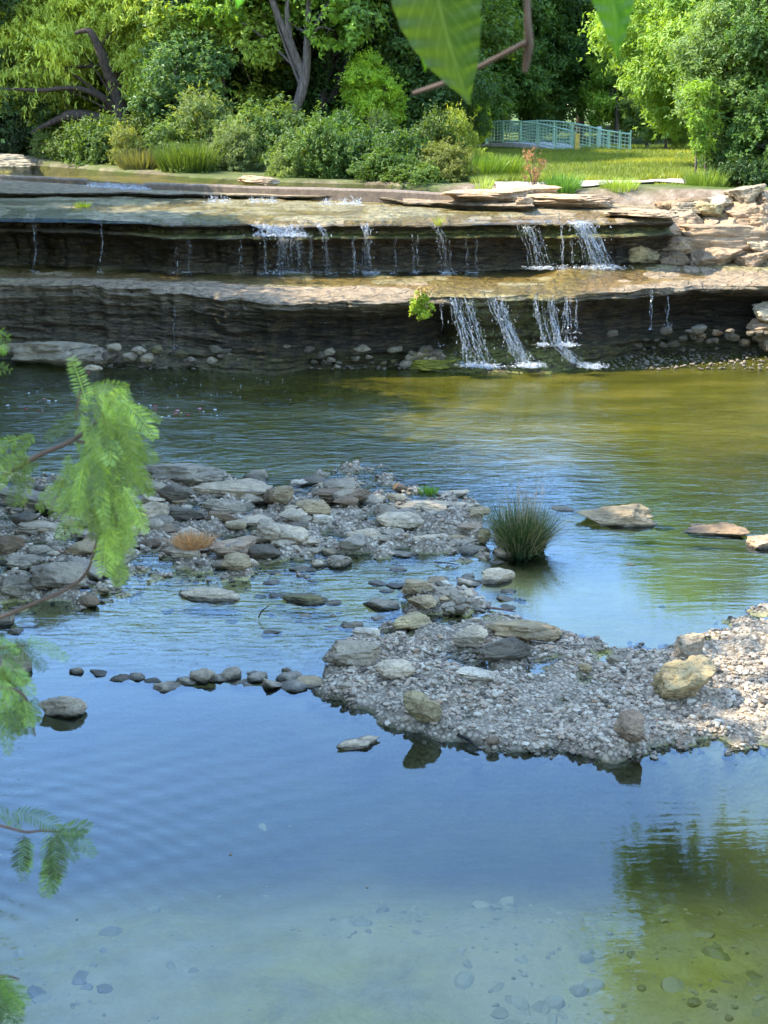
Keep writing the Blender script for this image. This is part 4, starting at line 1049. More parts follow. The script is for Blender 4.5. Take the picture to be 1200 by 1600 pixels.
# prototypes for generic broadleaf trees
pa = make_tree('broad round tree with dark green leaves behind the leaning willow', X(330, 52), 52, 3.1, 8.5, rand_blobs(1, 8.5, 3.4, 17, .16), 42000, .13, 11, MG)
pb = make_tree('tall dense dark green tree in the middle of the far bank', X(560, 50), 50, 3.1, 8.8, rand_blobs(2, 8.8, 3.2, 19, .08), 42000, .13, 12, DG)
pc = make_tree('bright yellow-green tree left of the forked leaning trunk', X(350, 46.5), 46.5, 3.0, 7.2, rand_blobs(3, 7.2, 2.5, 15, .18, .6, .36), 30000, .12, 13, YG, gap=-.05)
pd = make_tree('large spreading oak with a thick dark trunk behind the arched footbridge', X(832, 68), 68, 3.0, 9.0, rand_blobs(4, 9.0, 5.2, 26, .27, .7, .34), 60000, .15, 14, DG, tr=.42, barkc=(.03, .025, .02), gap=-.1)
# willow-like leaning tree at the left
wb = [(-4.4, 0, 2.6, 1.3, 1.2, .8), (-3.4, -.4, 3.4, 1.4, 1.3, .9), (-2.2, .2, 4.2, 1.4, 1.3, 1.0), (-3.9, .3, 4.6, 1.3, 1.2, .9), (-1.0, -.2, 4.9, 1.3, 1.2, .9), (-2.6, 0, 5.5, 1.5, 1.3, .9), (-4.8, 0, 3.8, 1.2, 1.1, .9), (.2, .1, 3.8, 1.1, 1.1, .9), (-.6, -.3, 2.8, 1.0, 1.0, .7), (-5.4, -.2, 2.0, .9, .9, .6)]
make_tree('leaning willow with feathery yellow-green leaves and a crooked dark trunk at the left', X(248, 46), 46, 2.95, 6,
          [(q[0], q[1] + .7) + q[2:] for q in wb], 70000, .095, 21, (.30, .35, .07), trunk=[([(0.2, 0, -.4), (-.45, -.1, .5), (-1.0, -.2, 1.15), (-1.2, -.1, 2.0), (-1.5, 0, 3.0), (-1.9, 0, 3.9)], .27), ([(-1.0, -.2, 1.1), (-1.8, -.4, 1.35), (-2.6, -.5, 1.45), (-3.4, -.5, 1.15), (-3.9, -.4, .9)], .17),
           ([(-1.2, -.2, 1.7), (-2.2, -.7, 2.25), (-3.4, -.9, 2.2), (-4.6, -1.0, 2.25)], .085), ([(-1.3, -.8, 2.6), (-1.5, -1.0, 3.3), (-1.75, -1.1, 3.9), (-2.2, -1.1, 3.85)], .12)], barkc=(.06, .045, .035), elong=4.5, droop=.5, gap=-.1, shell=.3)
# forked leaning tree, centre left
fb = [(-1.3, 0, 5.9, 1.2, 1.1, .8), (.9, .2, 6.3, 1.4, 1.2, .9), (1.6, 0, 5.1, 1.0, 1.0, .7), (-.4, 0, 7.0, 1.4, 1.2, .8), (-1.8, .2, 4.6, .8, .8, .6), (1.7, -.3, 3.9, .9, .9, .6), (.2, .6, 4.6, .8, .7, .6)]
make_tree('forked leaning tree with bare grey trunks in the middle of the far bank', X(438, 44.5), 44.5, 2.95, 7, fb, 14000, .12, 22, BG_,
          trunk=[([(-.25, 0, -.3), (.15, 0, .9), (.6, 0, 1.9), (.85, 0, 3.0), (.9, 0, 4.2), (1.1, 0, 6.5)], .16), ([(.75, 0, 2.6), (.35, 0, 3.6), (-.2, 0, 4.9), (-.6, 0, 6.5)], .12), ([(.35, -.05, 3.7), (.3, -.1, 4.6), (.5, -.1, 5.4)], .08), ([(.9, 0, 3.6), (1.5, 0, 4.6), (2.2, 0, 5.4)], .08)], barkc=(.12, .10, .085))
# leaning dark double trunk right of it
make_tree('dark leaning tree with two thin trunks right of the forked tree', X(560, 46), 46, 2.95, 7.4, rand_blobs(6, 7.4, 2.4, 11, .45, .6, .36), 16000, .12, 23, MG,
          trunk=[([(-.8, 0, -.3), (-1.1, 0, 1.5), (-1.0, 0, 2.8), (-.7, 0, 4.5), (-.2, 0, 6)], .13), ([(-.9, 0, 1.8), (-.3, 0, 3.2), (.2, 0, 4.8)], .10)], barkc=(.05, .04, .035))
# vine covered column
vb = [(0, 0, .8 + .62 * k, .62 + .16 * math.sin(k * 2.1), .6, .55) for k in range(11)]
make_tree('dark vine-covered tree column between the willow and the bright tree', X(272, 45.5), 45.5, 2.95, 7.6, vb, 22000, .10, 24, (.055, .10, .045), tr=.12, gap=-.2)
make_tree('ivy-clad low tree right of the crooked willow trunk', X(300, 44.4), 44.4, 2.95, 3.6, rand_blobs(8, 3.6, 1.7, 10, .1), 15000, .10, 25, (.07, .125, .045))
# right-hand trees
rb = rand_blobs(31, 6.6, 2.9, 18, .16, .8, .40)
pr = make_tree('large light green feathery tree at the right behind the saplings', X(1110, 41), 41, 3.0, 6.9, rb, 60000, .10, 31, (.16, .24, .045), elong=2.6, gap=-.25, shell=.35)
make_tree('dark green bushy tree at the right edge above the stone wall', X(1195, 35.2), 35.2, 3.0, 4.6, rand_blobs(32, 4.6, 1.55, 17, .02, .85, .42), 42000, .075, 32, (.065, .12, .03), gap=-.2, shell=.4, tr=.09)
make_tree('grey-green tree with a thin dark trunk just left of the dark bushy tree', X(1136, 36), 36, 3.0, 4.4, [(0, 0, 2.3, 1.0, .9, .8), (-.5, 0, 3.0, .9, .9, .7), (.5, .2, 3.4, 1.1, .9, .8), (-.7, -.2, 1.9, .7, .7, .6), (.1, 0, 4.0, 1, .9, .7), (.8, 0, 2.4, .8, .8, .7)], 30000, .07, 33, (.12, .18, .06), tr=.07, elong=2.2, gap=-.2, barkc=(.05, .04, .03))
for k, (px, D, lab) in enumerate([(1088, 34.6, 'leftmost thin sapling on the grass left of the stone wall'), (1103, 34.9, 'middle thin sapling on the grass left of the stone wall'), (1116, 35.2, 'right thin sapling on the grass left of the stone wall')]):
    make_tree(lab, X(px, D), D, 3.0, 2.0, [(0, 0, 1.5, .28, .28, .5), (.05, 0, .95, .18, .18, .4), (-.1, 0, 2.0, .3, .3, .35)], 1400, .065, 34 + k, BG_, tr=.028, name='sapling', cat='sapling', limbs=False, group='saplings left of the stone wall')
# rest of the wood: copies of the prototypes
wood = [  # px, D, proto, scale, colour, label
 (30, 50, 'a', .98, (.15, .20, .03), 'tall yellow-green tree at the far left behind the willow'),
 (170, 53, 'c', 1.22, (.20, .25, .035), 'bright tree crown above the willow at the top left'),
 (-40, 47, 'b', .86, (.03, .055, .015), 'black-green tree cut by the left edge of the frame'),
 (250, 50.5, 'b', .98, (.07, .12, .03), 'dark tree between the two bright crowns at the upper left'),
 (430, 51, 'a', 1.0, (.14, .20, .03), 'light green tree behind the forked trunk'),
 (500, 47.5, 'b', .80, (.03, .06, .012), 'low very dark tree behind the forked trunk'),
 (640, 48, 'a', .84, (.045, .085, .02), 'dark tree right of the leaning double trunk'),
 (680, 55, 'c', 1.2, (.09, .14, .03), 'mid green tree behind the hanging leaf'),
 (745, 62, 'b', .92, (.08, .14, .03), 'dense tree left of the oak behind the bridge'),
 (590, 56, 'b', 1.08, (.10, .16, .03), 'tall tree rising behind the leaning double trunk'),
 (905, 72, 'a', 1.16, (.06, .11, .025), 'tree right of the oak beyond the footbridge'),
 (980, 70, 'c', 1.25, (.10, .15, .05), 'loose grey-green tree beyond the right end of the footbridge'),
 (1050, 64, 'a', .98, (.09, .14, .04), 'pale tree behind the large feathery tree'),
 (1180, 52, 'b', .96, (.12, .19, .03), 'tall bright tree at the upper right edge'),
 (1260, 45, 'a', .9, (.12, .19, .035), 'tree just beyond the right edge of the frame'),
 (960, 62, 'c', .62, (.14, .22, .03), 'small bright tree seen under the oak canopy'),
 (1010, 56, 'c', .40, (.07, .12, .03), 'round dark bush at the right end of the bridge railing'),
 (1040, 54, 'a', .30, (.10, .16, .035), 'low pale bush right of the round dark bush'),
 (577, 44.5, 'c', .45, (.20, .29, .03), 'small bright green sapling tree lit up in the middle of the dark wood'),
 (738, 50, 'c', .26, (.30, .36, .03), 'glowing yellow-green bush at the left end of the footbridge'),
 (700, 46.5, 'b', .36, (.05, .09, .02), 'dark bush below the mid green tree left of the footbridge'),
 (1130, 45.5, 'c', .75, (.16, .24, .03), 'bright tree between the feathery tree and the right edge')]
PR = dict(a=pa, b=pb, c=pc, d=pd)
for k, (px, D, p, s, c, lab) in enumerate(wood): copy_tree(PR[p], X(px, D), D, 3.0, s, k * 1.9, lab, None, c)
BK = []; MD = []
for k, px in enumerate([-160, -60, 40, 130, 220, 300, 380, 460, 540, 620, 700, 790, 870, 960, 1050, 1140, 1230, 1330]):
    D = 82 + (k * 37 % 11) * 1.5; s = 1.28 + .12 * ((k * 5) % 7) / 7
    if 680 < px < 1060: s = 1.18 + .1 * ((k * 3) % 5) / 5
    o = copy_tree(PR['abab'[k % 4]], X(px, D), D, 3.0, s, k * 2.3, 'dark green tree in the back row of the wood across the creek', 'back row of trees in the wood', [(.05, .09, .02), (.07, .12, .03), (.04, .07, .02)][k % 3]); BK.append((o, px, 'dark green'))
ordinals(BK, 'tree', 'in the back row of the wood')
for k, px in enumerate([-120, 10, 110, 210, 330, 440, 520, 610, 690, 780]):
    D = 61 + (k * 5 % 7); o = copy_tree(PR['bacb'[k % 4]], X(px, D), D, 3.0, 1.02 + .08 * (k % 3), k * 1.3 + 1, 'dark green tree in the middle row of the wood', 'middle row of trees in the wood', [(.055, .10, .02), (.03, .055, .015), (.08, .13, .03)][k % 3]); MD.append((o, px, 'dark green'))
ordinals(MD, 'tree', 'in the middle row of the wood')
# off-frame trees of the left bank and behind the camera: they shade the near pool
for k, (x, y, s, p) in enumerate([(-9.0, 5.6, 1.02, 'a'), (-8.8, 9.5, 1.17, 'b'), (-8.9, 13.0, 1.08, 'a'), (-9.4, 16.6, 1.12, 'b'), (-10.2, 20.4, .98, 'a'), (-11.5, 24.5, 1.05, 'b'), (-13.0, 29.5, 1.05, 'a'), (-12.5, 35, .95, 'b'), (-8.5, 1.5, 1.1, 'b'), (-14, 10, 1.25, 'a')]):
    copy_tree(PR[p], x, y, 2.0, s, k * 1.1, ['nearest', 'second', 'third', 'fourth', 'fifth', 'sixth', 'seventh', 'farthest', 'rear', 'outermost'][k] + ' tall dark tree on the left bank beyond the frame', 'trees of the left bank beyond the frame', MG)
# big crown hanging high over the right side, seen only mirrored in the near pool
ob = [(-3.2, 0, 8.6, 1.6, 1.5, 1.0), (-1.8, -.5, 9.9, 1.9, 1.8, 1.2), (-.2, 0, 8.3, 1.8, 1.8, 1.1), (0, 0, 10.6, 2.2, 2, 1.3), (-2.8, .4, 10.9, 1.8, 1.7, 1.2), (-1.6, 0, 12.3, 2.1, 2, 1.3), (1.5, 0, 9.6, 1.8, 1.8, 1.2), (-3.6, 0, 12.9, 1.7, 1.7, 1.1), (.6, 0, 13, 2, 2, 1.3), (-1.2, 0, 14.6, 2.4, 2.2, 1.4), (-3.8, .3, 15.2, 1.8, 1.8, 1.2)]
make_tree('tall tree on the right bank beyond the frame, its crown mirrored in the near pool', 8.9, 22, 1.2, 12, [(a, b, c - 1.2, d, e, f) for a, b, c, d, e, f in ob], 42000, .16, 41, MG, trunk=[([(2.2, 0, -.5), (1.8, 0, 3), (1.2, 0, 6), (0, 0, 9)], .3)])

# shrubs along the far bank
def make_shrub(label, x, y, z, H, Rr, n, size, seed, colr, elong=1.8, gap=-.15, nb=9, name='shrub', group=None):
    t = empty(name, (x, y, z), 0, label, 'shrub', group)
    bl = rand_blobs(seed, H, Rr, nb, .05, .8, .45); r = random.Random(seed)
    V, Fc = join([tube([(0, 0, -.2), (b[0] * .4, b[1] * .4, b[2] * .5), (b[0], b[1], b[2])], [.02, .014, .006], 5) for b in bl])
    setc(link('stems', mesh_np('stems', V, Fc, True), M['bark'], t), BARKC)
    setc(link('foliage', crown_mesh('foliage', bl, n, size, seed, elong, 0, gap + .1, 3.2, .3), M['leaf'], t), colr)
    return t
sa = make_shrub('leafy mid green shrub on the bank below the forked trunk', X(440, 41.6), 41.6, 2.9, 1.7, 1.25, 9000, .085, 51, (.08, .12, .035))
sb = make_shrub('pale feathery shrub on the bank right of the willow trunk', X(330, 42.6), 42.6, 2.9, 1.9, 1.3, 9000, .08, 52, (.11, .145, .05), 3.5)
sc_ = make_shrub('spreading dark green shrub in the middle of the far bank', X(560, 37.5), 37.5, 2.9, 1.15, 1.25, 9000, .085, 53, (.045, .085, .02), gap=-.2)
SH = [(80, 46.6, 'b', .8, (.12, .17, .04), 'green shrub below the willow at the far left'), (120, 45.6, 'a', .8, (.10, .15, .03), 'second shrub from the left under the willow branches'), (165, 45, 'c', 1.0, (.09, .14, .03), 'low dark shrub at the water under the willow'),
 (205, 43.4, 'b', .75, (.16, .18, .05), 'straw-tinged shrub at the water left of the tall grass'), (215, 45, 'a', .8, (.09, .14, .03), 'shrub at the foot of the crooked willow trunk'), (370, 41.2, 'b', .95, (.16, .21, .08), 'silvery green shrub above the pinkish flat rock'),
 (395, 42.4, 'a', 1.0, (.12, .18, .05), 'rounded shrub left of the forked trunk foot'), (300, 41.3, 'c', .8, (.17, .22, .05), 'light green shrub beside the tall grass'), (480, 39.5, 'c', 1.1, (.11, .17, .04), 'shrub right of the forked trunk foot'),
 (500, 38.0, 'a', .72, (.10, .17, .04), 'low leafy shrub at the water in the centre'), (455, 38.2, 'c', .8, (.14, .19, .06), 'pale shrub right of the two bank rocks'), (540, 40.5, 'a', .85, (.05, .10, .025), 'dark shrub behind the spreading dark green shrub'), (600, 36.8, 'a', .68, (.09, .16, .03), 'fresh green shrub at the water right of centre'),
 (625, 37.8, 'c', 1.0, (.07, .13, .03), 'dark shrub above the right part of the weir'), (650, 36.2, 'c', .72, (.11, .17, .035), 'low shrub at the right end of the weir'), (600, 41, 'b', .9, (.05, .09, .02), 'shadowed shrub in the hollow right of centre'), (680, 38.5, 'a', .8, (.10, .15, .03), 'shrub left of the glowing bush'),
 (700, 36.8, 'b', .6, (.17, .19, .05), 'yellowish shrub at the left edge of the lawn'), (718, 39.5, 'b', .75, (.20, .24, .04), 'sunlit shrub beside the lawn'), (740, 42, 'c', .7, (.19, .25, .03), 'bright shrub on the lawn edge below the glowing bush'), (15, 47.5, 'a', 1.0, (.03, .05, .015), 'black-green shrub in the shadow at the far left'),
 (650, 40, 'b', .9, (.08, .13, .03), 'feathery shrub behind the right end of the weir'), (270, 43.6, 'a', .9, (.12, .18, .05), 'shrub behind the tall grass at the water'), (1160, 35.2, 'a', .62, (.06, .11, .03), 'dark shrub at the foot of the bushy tree above the wall'), (1185, 34, 'c', .75, (.05, .10, .025), 'low dark shrub directly above the stone wall'), (1145, 37.5, 'a', .7, (.12, .18, .04), 'shrub behind the thin dark trunk at the right')]
for k, (px, D, p, s, c, lab) in enumerate(SH):
    s *= .86; c = tuple(q * (.62 + .25 * ((k * 5) % 4) / 3) for q in c)
    copy_tree(dict(a=sa, b=sb, c=sc_)[p], X(px, D - 1.3), D - (1.5 if px < 735 else 0), 2.86, s * (.75 + .45 * ((k * 7) % 5) / 5), k * 2.1, lab, None, c, sz=s * (.7 + .75 * ((k * 3) % 7) / 7))

# ------------------------------------------------------------------ blades
def blades(n, pos, hmin, hmax, w, seed, lean=.35, bend=.5, seg=4, tilt_out=None, tintf=None):
    r = np.random.default_rng(seed); B = pos(r, n); n = len(B); h = r.uniform(hmin, hmax, n)
    a = r.uniform(0, 2 * np.pi, n); ln = np.abs(r.normal(0, lean, n))
    dx = np.stack([np.cos(a) * ln, np.sin(a) * ln], 1)
    if tilt_out is not None: dx = dx * .4 + tilt_out(B)
    sx = np.stack([-np.sin(a), np.cos(a)], 1); ww = w * r.uniform(.6, 1.3, n)
    L = []
    for s in range(seg + 1):
        t = s / seg; x = B[:, :2] + dx * (h * t)[:, None] * (1 + bend * t); z = B[:, 2] + h * (t - bend * .45 * t * t * np.clip(np.linalg.norm(dx, axis=1) * 1.5, 0, 1.6))
        k = (1 - t) ** .6 * .5 + .03
        L += [np.concatenate([x - sx * (ww * k)[:, None], z[:, None]], 1), np.concatenate([x + sx * (ww * k)[:, None], z[:, None]], 1)]
    V = np.stack(L, 1); nv = V.shape[1]; f = np.array([[2 * s, 2 * s + 1, 2 * s + 3, 2 * s + 2] for s in range(seg)])
    FF = (f[None] + (np.arange(n) * nv)[:, None, None]).reshape(-1, 4)
    tint = np.repeat(np.clip((tintf(B) if tintf else .5) + r.normal(0, .16, n), 0, .98), nv)
    return V.reshape(-1, 3), FF, tint
def lawnpos(r, n):
    D = 33.5 + 26 * r.random(n) ** 1.3; px = r.uniform(735, 1215, n); x = (px - 600) / F * D * .97
    z = up_z(x, D); d = poly_sdf(RIVER, x, D); k = (d < -.35 - .5 * (r.random(n))) & ((poly_sdf(pl, x, D) < -.05))
    k &= ~((D < 35.5) & (noise3(np.stack([x * 1.5, D * 1.5, x * 0], 1)) < .05))
    return np.stack([x, D, z - .02], 1)[k]
LH = 1
V, Fc, tn = blades(150000, lambda r, n: (lambda B: B[B[:, 1] > np.interp(B[:, 0], [a for a, b in PATHL], [b for a, b in PATHL])])(lawnpos(r, n)), .07, .22, .022, 61, .35, .5, 2, tintf=lambda B: .52 + .42 * fbm(B * .55, 3))
g = link('lawn_grass', mesh_np('lawn_grass', V, Fc, False, {'tint': tn}), M['blade']); setc(g, (.135, .165, .03)); tag(g, None, None, kind='stuff')
V, Fc, tn = blades(60000, lambda r, n: (lambda B: B[B[:, 1] <= np.interp(B[:, 0], [a for a, b in PATHL], [b for a, b in PATHL])])(lawnpos(r, n)), .03, .09, .016, 60, .35, .5, 2, tintf=lambda B: .52 + .42 * fbm(B * .55, 3))
g = link('verge_grass', mesh_np('verge_grass', V, Fc, False, {'tint': tn}), M['blade']); setc(g, (.135, .165, .03)); tag(g, None, None, kind='stuff')
def disc(x, y, z, r0): 
    def f(r, n):
        a = r.uniform(0, 2 * np.pi, n); q = r0 * r.random(n) ** .5; return np.stack([x + q * np.cos(a), y + q * np.sin(a), np.full(n, z)], 1)
    return f
def tuft(label, x, y, z, r0, n, h0, h1, w, colr, seed, cat='grass clump', name='grass_clump', bend=.5, lean=.3, group=None):
    V, Fc, tn = blades(n, disc(x, y, z, r0), h0, h1, w, seed, lean, bend, 4, tilt_out=lambda B: (B[:, :2] - np.array([x, y])) / r0 * .35)
    o = link(name, mesh_np(name, V, Fc, False, {'tint': tn}), M['blade']); setc(o, colr); return tag(o, label, cat, group)
tuft('tall bright green grass clump at the water on the far bank', X(297, 39.6), 39.6, 2.92, .75, 1500, .5, 1.0, .03, (.065, .10, .02), 62)
tuft('dry straw-coloured grass clump left of the tall bright grass', X(222, 41.0), 41.0, 2.92, .6, 900, .3, .75, .03, (.10, .10, .04), 63)
tuft('tall green grass clump at the left corner of the lawn', X(745, 36.4), 36.4, 2.95, .6, 1300, .35, .75, .02, (.085, .14, .02), 64)
tuft('second tall grass clump at the lawn edge by the pale slabs', X(772, 37.4), 37.4, 2.95, .7, 1300, .35, .7, .02, (.10, .15, .02), 65)
tuft('small pale green tuft growing on the pale slab right of the weir', X(757, 32.7), 32.7, 2.84, .14, 160, .2, .5, .014, (.22, .27, .08), 66)
tuft('deep green tuft below the path right of the rusty bush', X(879, 33.0), 33.0, 2.84, .38, 800, .25, .55, .014, (.07, .15, .03), 67)
tuft('yellow-green tuft in the soil bank left of the stone wall', X(970, 32.8), 32.8, 2.84, .35, 700, .2, .45, .014, (.17, .23, .04), 68)
tuft('grass tuft at the top of the stone wall by the saplings', X(1108, 33.8), 33.8, 2.95, .5, 900, .2, .5, .014, (.11, .16, .03), 69)
tuft('small tuft of yellowish grass on the wet upper slab', X(124, 31.6), 31.6, 2.63, .16, 150, .05, .16, .012, (.26, .30, .03), 70)
tuft('tiny tuft at the left end of the weir', at(3, 284, 2.7).x, at(3, 284, 2.7).y, 2.75, .15, 200, .1, .35, .012, (.28, .24, .10), 71)
tuft('little tuft on the lip above the narrow leaning fall', X(686, 28.6), 28.62, 2.50, .06, 70, .1, .26, .01, (.22, .24, .06), 72)
# rusty dry bush
sx_, sy_ = X(836, 33.2), 33.2
rbh = empty('dry_bush', (sx_, sy_, 2.9), 0, 'rusty brown dry bush standing on the pink slab by the lawn', 'bush')
bl = rand_blobs(81, 1.0, .42, 9, .1, .8, .32); V, Fc = join([tube([(0, 0, -.1), (b[0] * .5, b[1] * .5, b[2] * .55), (b[0] * 1.2, b[1], b[2] * 1.1)], [.014, .01, .004], 5) for b in bl])
setc(link('stems', mesh_np('stems', V, Fc, True), M['bark'], rbh), (.20, .12, .08)); setc(link('foliage', crown_mesh('foliage', bl, 800, .032, 81, 2.0, 0, .0, 6, .1), M['dead'], rbh), (.19, .10, .055))
# weed hanging on the lower ledge
p = atD(660, 478, 25.75)
hb = empty('ledge_weed', p, 0, 'green and dry weed growing from the lip of the lower ledge left of the cascade', 'plant')
bl = [(-.12, 0, -.02, .15, .12, .12), (.08, 0, -.08, .16, .12, .12), (-.02, 0, .12, .12, .1, .12), (.0, -.05, -.16, .1, .1, .08)]
setc(link('foliage', crown_mesh('foliage', bl, 900, .05, 82, 1.8, 0, -.3, 6, .1), M['leaf'], hb), (.24, .30, .03)); bl = [(.02, .02, .2, .14, .1, .14), (.14, 0, .08, .09, .08, .16)]
setc(link('dry_stems', crown_mesh('dry_stems', bl, 450, .05, 83, 4, 0, -.3, 6, .1), M['dead'], hb), (.33, .24, .12))

# ------------------------------------------------------------------ sedge clump in the creek
c = at(815, 866, 0)
sg = empty('sedge_clump', (c.x, c.y, 0), 0, 'dark green sedge clump with dry stalks standing in the shallow water', 'sedge')
V, Fc, tn = blades(1900, disc(0, .12, -.03, .25), .22, .70, .008, 91, .62, .95, 5, tilt_out=lambda B: (B[:, :2] - np.array([0, .12])) / .25 * (.14 + .22 * noise3(B * 9)[:, None]))
setc(link('blades', mesh_np('blades', V, Fc, False, {'tint': tn * .8}), M['blade'], sg), (.045, .07, .03))
V, Fc, tn = blades(700, disc(0, .12, -.02, .22), .2, .68, .007, 92, .7, .9, 5, tilt_out=lambda B: (B[:, :2] - np.array([0, .12])) / .17 * .35)
setc(link('dry_blades', mesh_np('dry_blades', V, Fc, False, {'tint': tn}), M['dead'], sg), (.24, .20, .12))
V, Fc, tn = blades(60, disc(0, .12, 0, .14), .7, .98, .005, 93, .2, .25, 5, tilt_out=lambda B: (B[:, :2] - np.array([0, .12])) / .14 * .16)
st1 = (V, Fc); r_ = np.random.default_rng(5); tips = V.reshape(-1, 12 - 2, 3)[:, -2:, :].mean(1)
k = np.repeat(tips, 16, 0) + r_.normal(0, 1, (len(tips) * 16, 3)) * np.array([.008, .008, .045]) + np.array([0, 0, -.05])
N_ = r_.normal(size=k.shape); N_ /= np.linalg.norm(N_, axis=1)[:, None]; V2, F2 = leaf_quads(k, N_, r_.normal(size=k.shape) + np.array([0, 0, 1.5]), np.full(len(k), .018), np.full(len(k), .006))
V, Fc = join([st1, (V2, F2)]); setc(link('seed_stalks', mesh_np('seed_stalks', V, Fc, False, {'tint': np.full(len(V), .5)}), M['dead'], sg), (.27, .20, .13))
tuft('small green weed at the pool edge above the brick-shaped rock', at(668, 770, 0).x, at(668, 770, 0).y, .0, .12, 160, .04, .1, .012, (.10, .20, .03), 94)
# tuft of dead weeds on the bank
c = at(300, 858, .15)
dw = tuft('matted rusty brown dead weeds draped over a whitish rock', c.x, c.y + .1, .16, .2, 900, .07, .2, .005, (.34, .18, .08), 95, 'dead weeds', 'dead_weeds', 1.2, .9); dw.data.materials[0] = M['dead']

# ================================================================== FOOTBRIDGE
bx0, by0 = X(735, 60), 60.0; bx1, by1 = X(924, 54.5), 54.5
Lb = math.hypot(bx1 - bx0, by1 - by0); ang = math.atan2(by1 - by0, bx1 - bx0)
br = empty('footbridge', (bx0, by0, 2.82), ang, 'arched footbridge with pale green steel railings beyond the lawn', 'bridge')
arch = lambda s: .36 * math.sin(math.pi * min(max(s / Lb, 0), 1)) ** .9 + .05
def rail(off, name):
    parts = []; n = 30
    for hgt, rr_ in [(.80, .032), (.68, .016), (.56, .013), (.44, .013), (.32, .013), (.20, .013), (.08, .024)]:
        parts.append(tube([(Lb * i / n, off, arch(Lb * i / n) + hgt) for i in range(n + 1)], [rr_, rr_], 6))
    V, Fc = join(parts); rl = link(name, mesh_np(name, V, Fc, True), M['green'], br)
    for i in range(8):
        s = Lb * i / 7; V, Fc = join([box((s, off, arch(s) + .41), (.06, .06, .86))]); link('railing_post', mesh_np('railing_post', V, Fc), M['green'], br)
    parts = [box((Lb * (i + .5) / 38, off, arch(Lb * (i + .5) / 38) + .43), (.016, .016, .74)) for i in range(38)]
    V, Fc = join(parts); link('balusters', mesh_np('balusters', V, Fc), M['green'], rl)
rail(-.9, 'railing'); rail(.9, 'railing')
n = 24; V = []
for i in range(n + 1):
    s = Lb * i / n; z = arch(s)
    V += [(s, -.98, z), (s, .98, z), (s, .98, z - .16), (s, -.98, z - .16)]
Fc = []
for i in range(n):
    for j in range(4): Fc.append((4 * i + j, 4 * i + (j + 1) % 4, 4 * i + 4 + (j + 1) % 4, 4 * i + 4 + j))
link('deck', mesh_np('deck', V, np.array(Fc)), M['deckm'], br)
# separate straight railing at the end of the bridge
rx0, ry0 = X(934, 54.0), 54.0; rx1, ry1 = X(984, 53.6), 53.6; Lr = math.hypot(rx1 - rx0, ry1 - ry0)
hr = empty('path_railing', (rx0, ry0, 2.98), math.atan2(ry1 - ry0, rx1 - rx0), 'short straight green railing at the right end of the footbridge', 'railing')
V, Fc = join([tube([(0, 0, h - .12 * 0), (Lr, 0, h - .16)], [rr_, rr_], 6) for h, rr_ in [(.80, .03), (.66, .013), (.53, .013), (.40, .013), (.27, .013)]]); link('rails', mesh_np('rails', V, Fc, True), M['green'], hr)
for i in range(4): V, Fc = box((Lr * i / 3, 0, .36), (.055, .055, .86)); link('railing_post', mesh_np('railing_post', V, Fc), M['green'], hr)
V, Fc = join([box((Lr * (i + .5) / 9, 0, .42), (.016, .016, .60)) for i in range(9)]); link('balusters', mesh_np('balusters', V, Fc), M['green'], hr)
V, Fc = join([box((0, 0, .3), (.16, .16, .62)), box((0, 0, .63), (.18, .18, .04))]); o = link('bollard', mesh_np('bollard', V, Fc), M['yellow']); o.location = (X(901, 53.6), 53.6, 3.0); tag(o, 'short yellow wooden bollard in front of the footbridge end', 'bollard')
V, Fc = join([box((0, 0, .4), (.14, .12, .8)), box((0, 0, .82), (.18, .14, .05))]); o = link('marker_post', mesh_np('marker_post', V, Fc), M['white']); o.location = (X(935, 56.5), 56.5, 3.0); tag(o, 'white post between the footbridge and the straight railing', 'post')

# ================================================================== SMALL FLOATING THINGS
def floaty(px, py, s, col, label, group, name, cat):
    r = random.Random(int(px * 7 + py)); V = []; 
    for i in range(7):
        a = i / 7 * 6.283; q = s * (.75 + .3 * r.random()); V.append((q * math.cos(a), q * .62 * math.sin(a), .0015 + .001 * r.random()))
    V = V + [(0, 0, .001)] + [(a * .9, b * .9, -.004) for a, b, c_ in V[:7]]
    Fc = [(i, (i + 1) % 7, 7) for i in range(7)] + [(i, 8 + i, 8 + (i + 1) % 7) for i in range(7)] + [(i, 8 + (i + 1) % 7, (i + 1) % 7) for i in range(7)]
    me = mesh_np(name, V, np.array(Fc), True); o = link(name, me, PM[col]); g = at(px, py, .001); o.location = g; o.rotation_euler = (0, 0, r.uniform(0, 6)); return tag(o, label, cat, group)
PM = {c_: simple('petal_' + c_, v, .6, .2, 30, .15, .0005) for c_, v in dict(red=(.55, .06, .09), pink=(.75, .30, .32), white=(.75, .73, .68), yellow=(.62, .55, .12), leaf=(.16, .12, .06)).items()}
rr = random.Random(9)
for px, py, s, c_ in [(242, 634, .045, 'red'), (243, 640, .035, 'red'), (277, 641, .05, 'pink'), (274, 646, .045, 'red'), (283, 645, .03, 'yellow'), (264, 650, .035, 'white'), (253, 651, .03, 'yellow'), (293, 648, .04, 'red'), (312, 638, .045, 'pink'), (336, 640, .045, 'white'), (318, 643, .03, 'white'), (262, 636, .025, 'pink'), (235, 633, .025, 'white'), (339, 649, .025, 'white'),
                      (40, 638, .035, 'red'), (69, 623, .03, 'pink'), (76, 626, .035, 'white'), (87, 626, .035, 'white'), (12, 633, .045, 'white'), (60, 642, .02, 'red'), (66, 641, .02, 'pink'), (45, 614, .035, 'white'), (217, 631, .035, 'white'), (138, 582, .04, 'red'), (191, 626, .025, 'white')]:
    floaty(px, py, s, c_, c_ + ' petal floating on the dark left part of the far pool', c_ + ' petals floating on the pool', 'petal', 'petal')
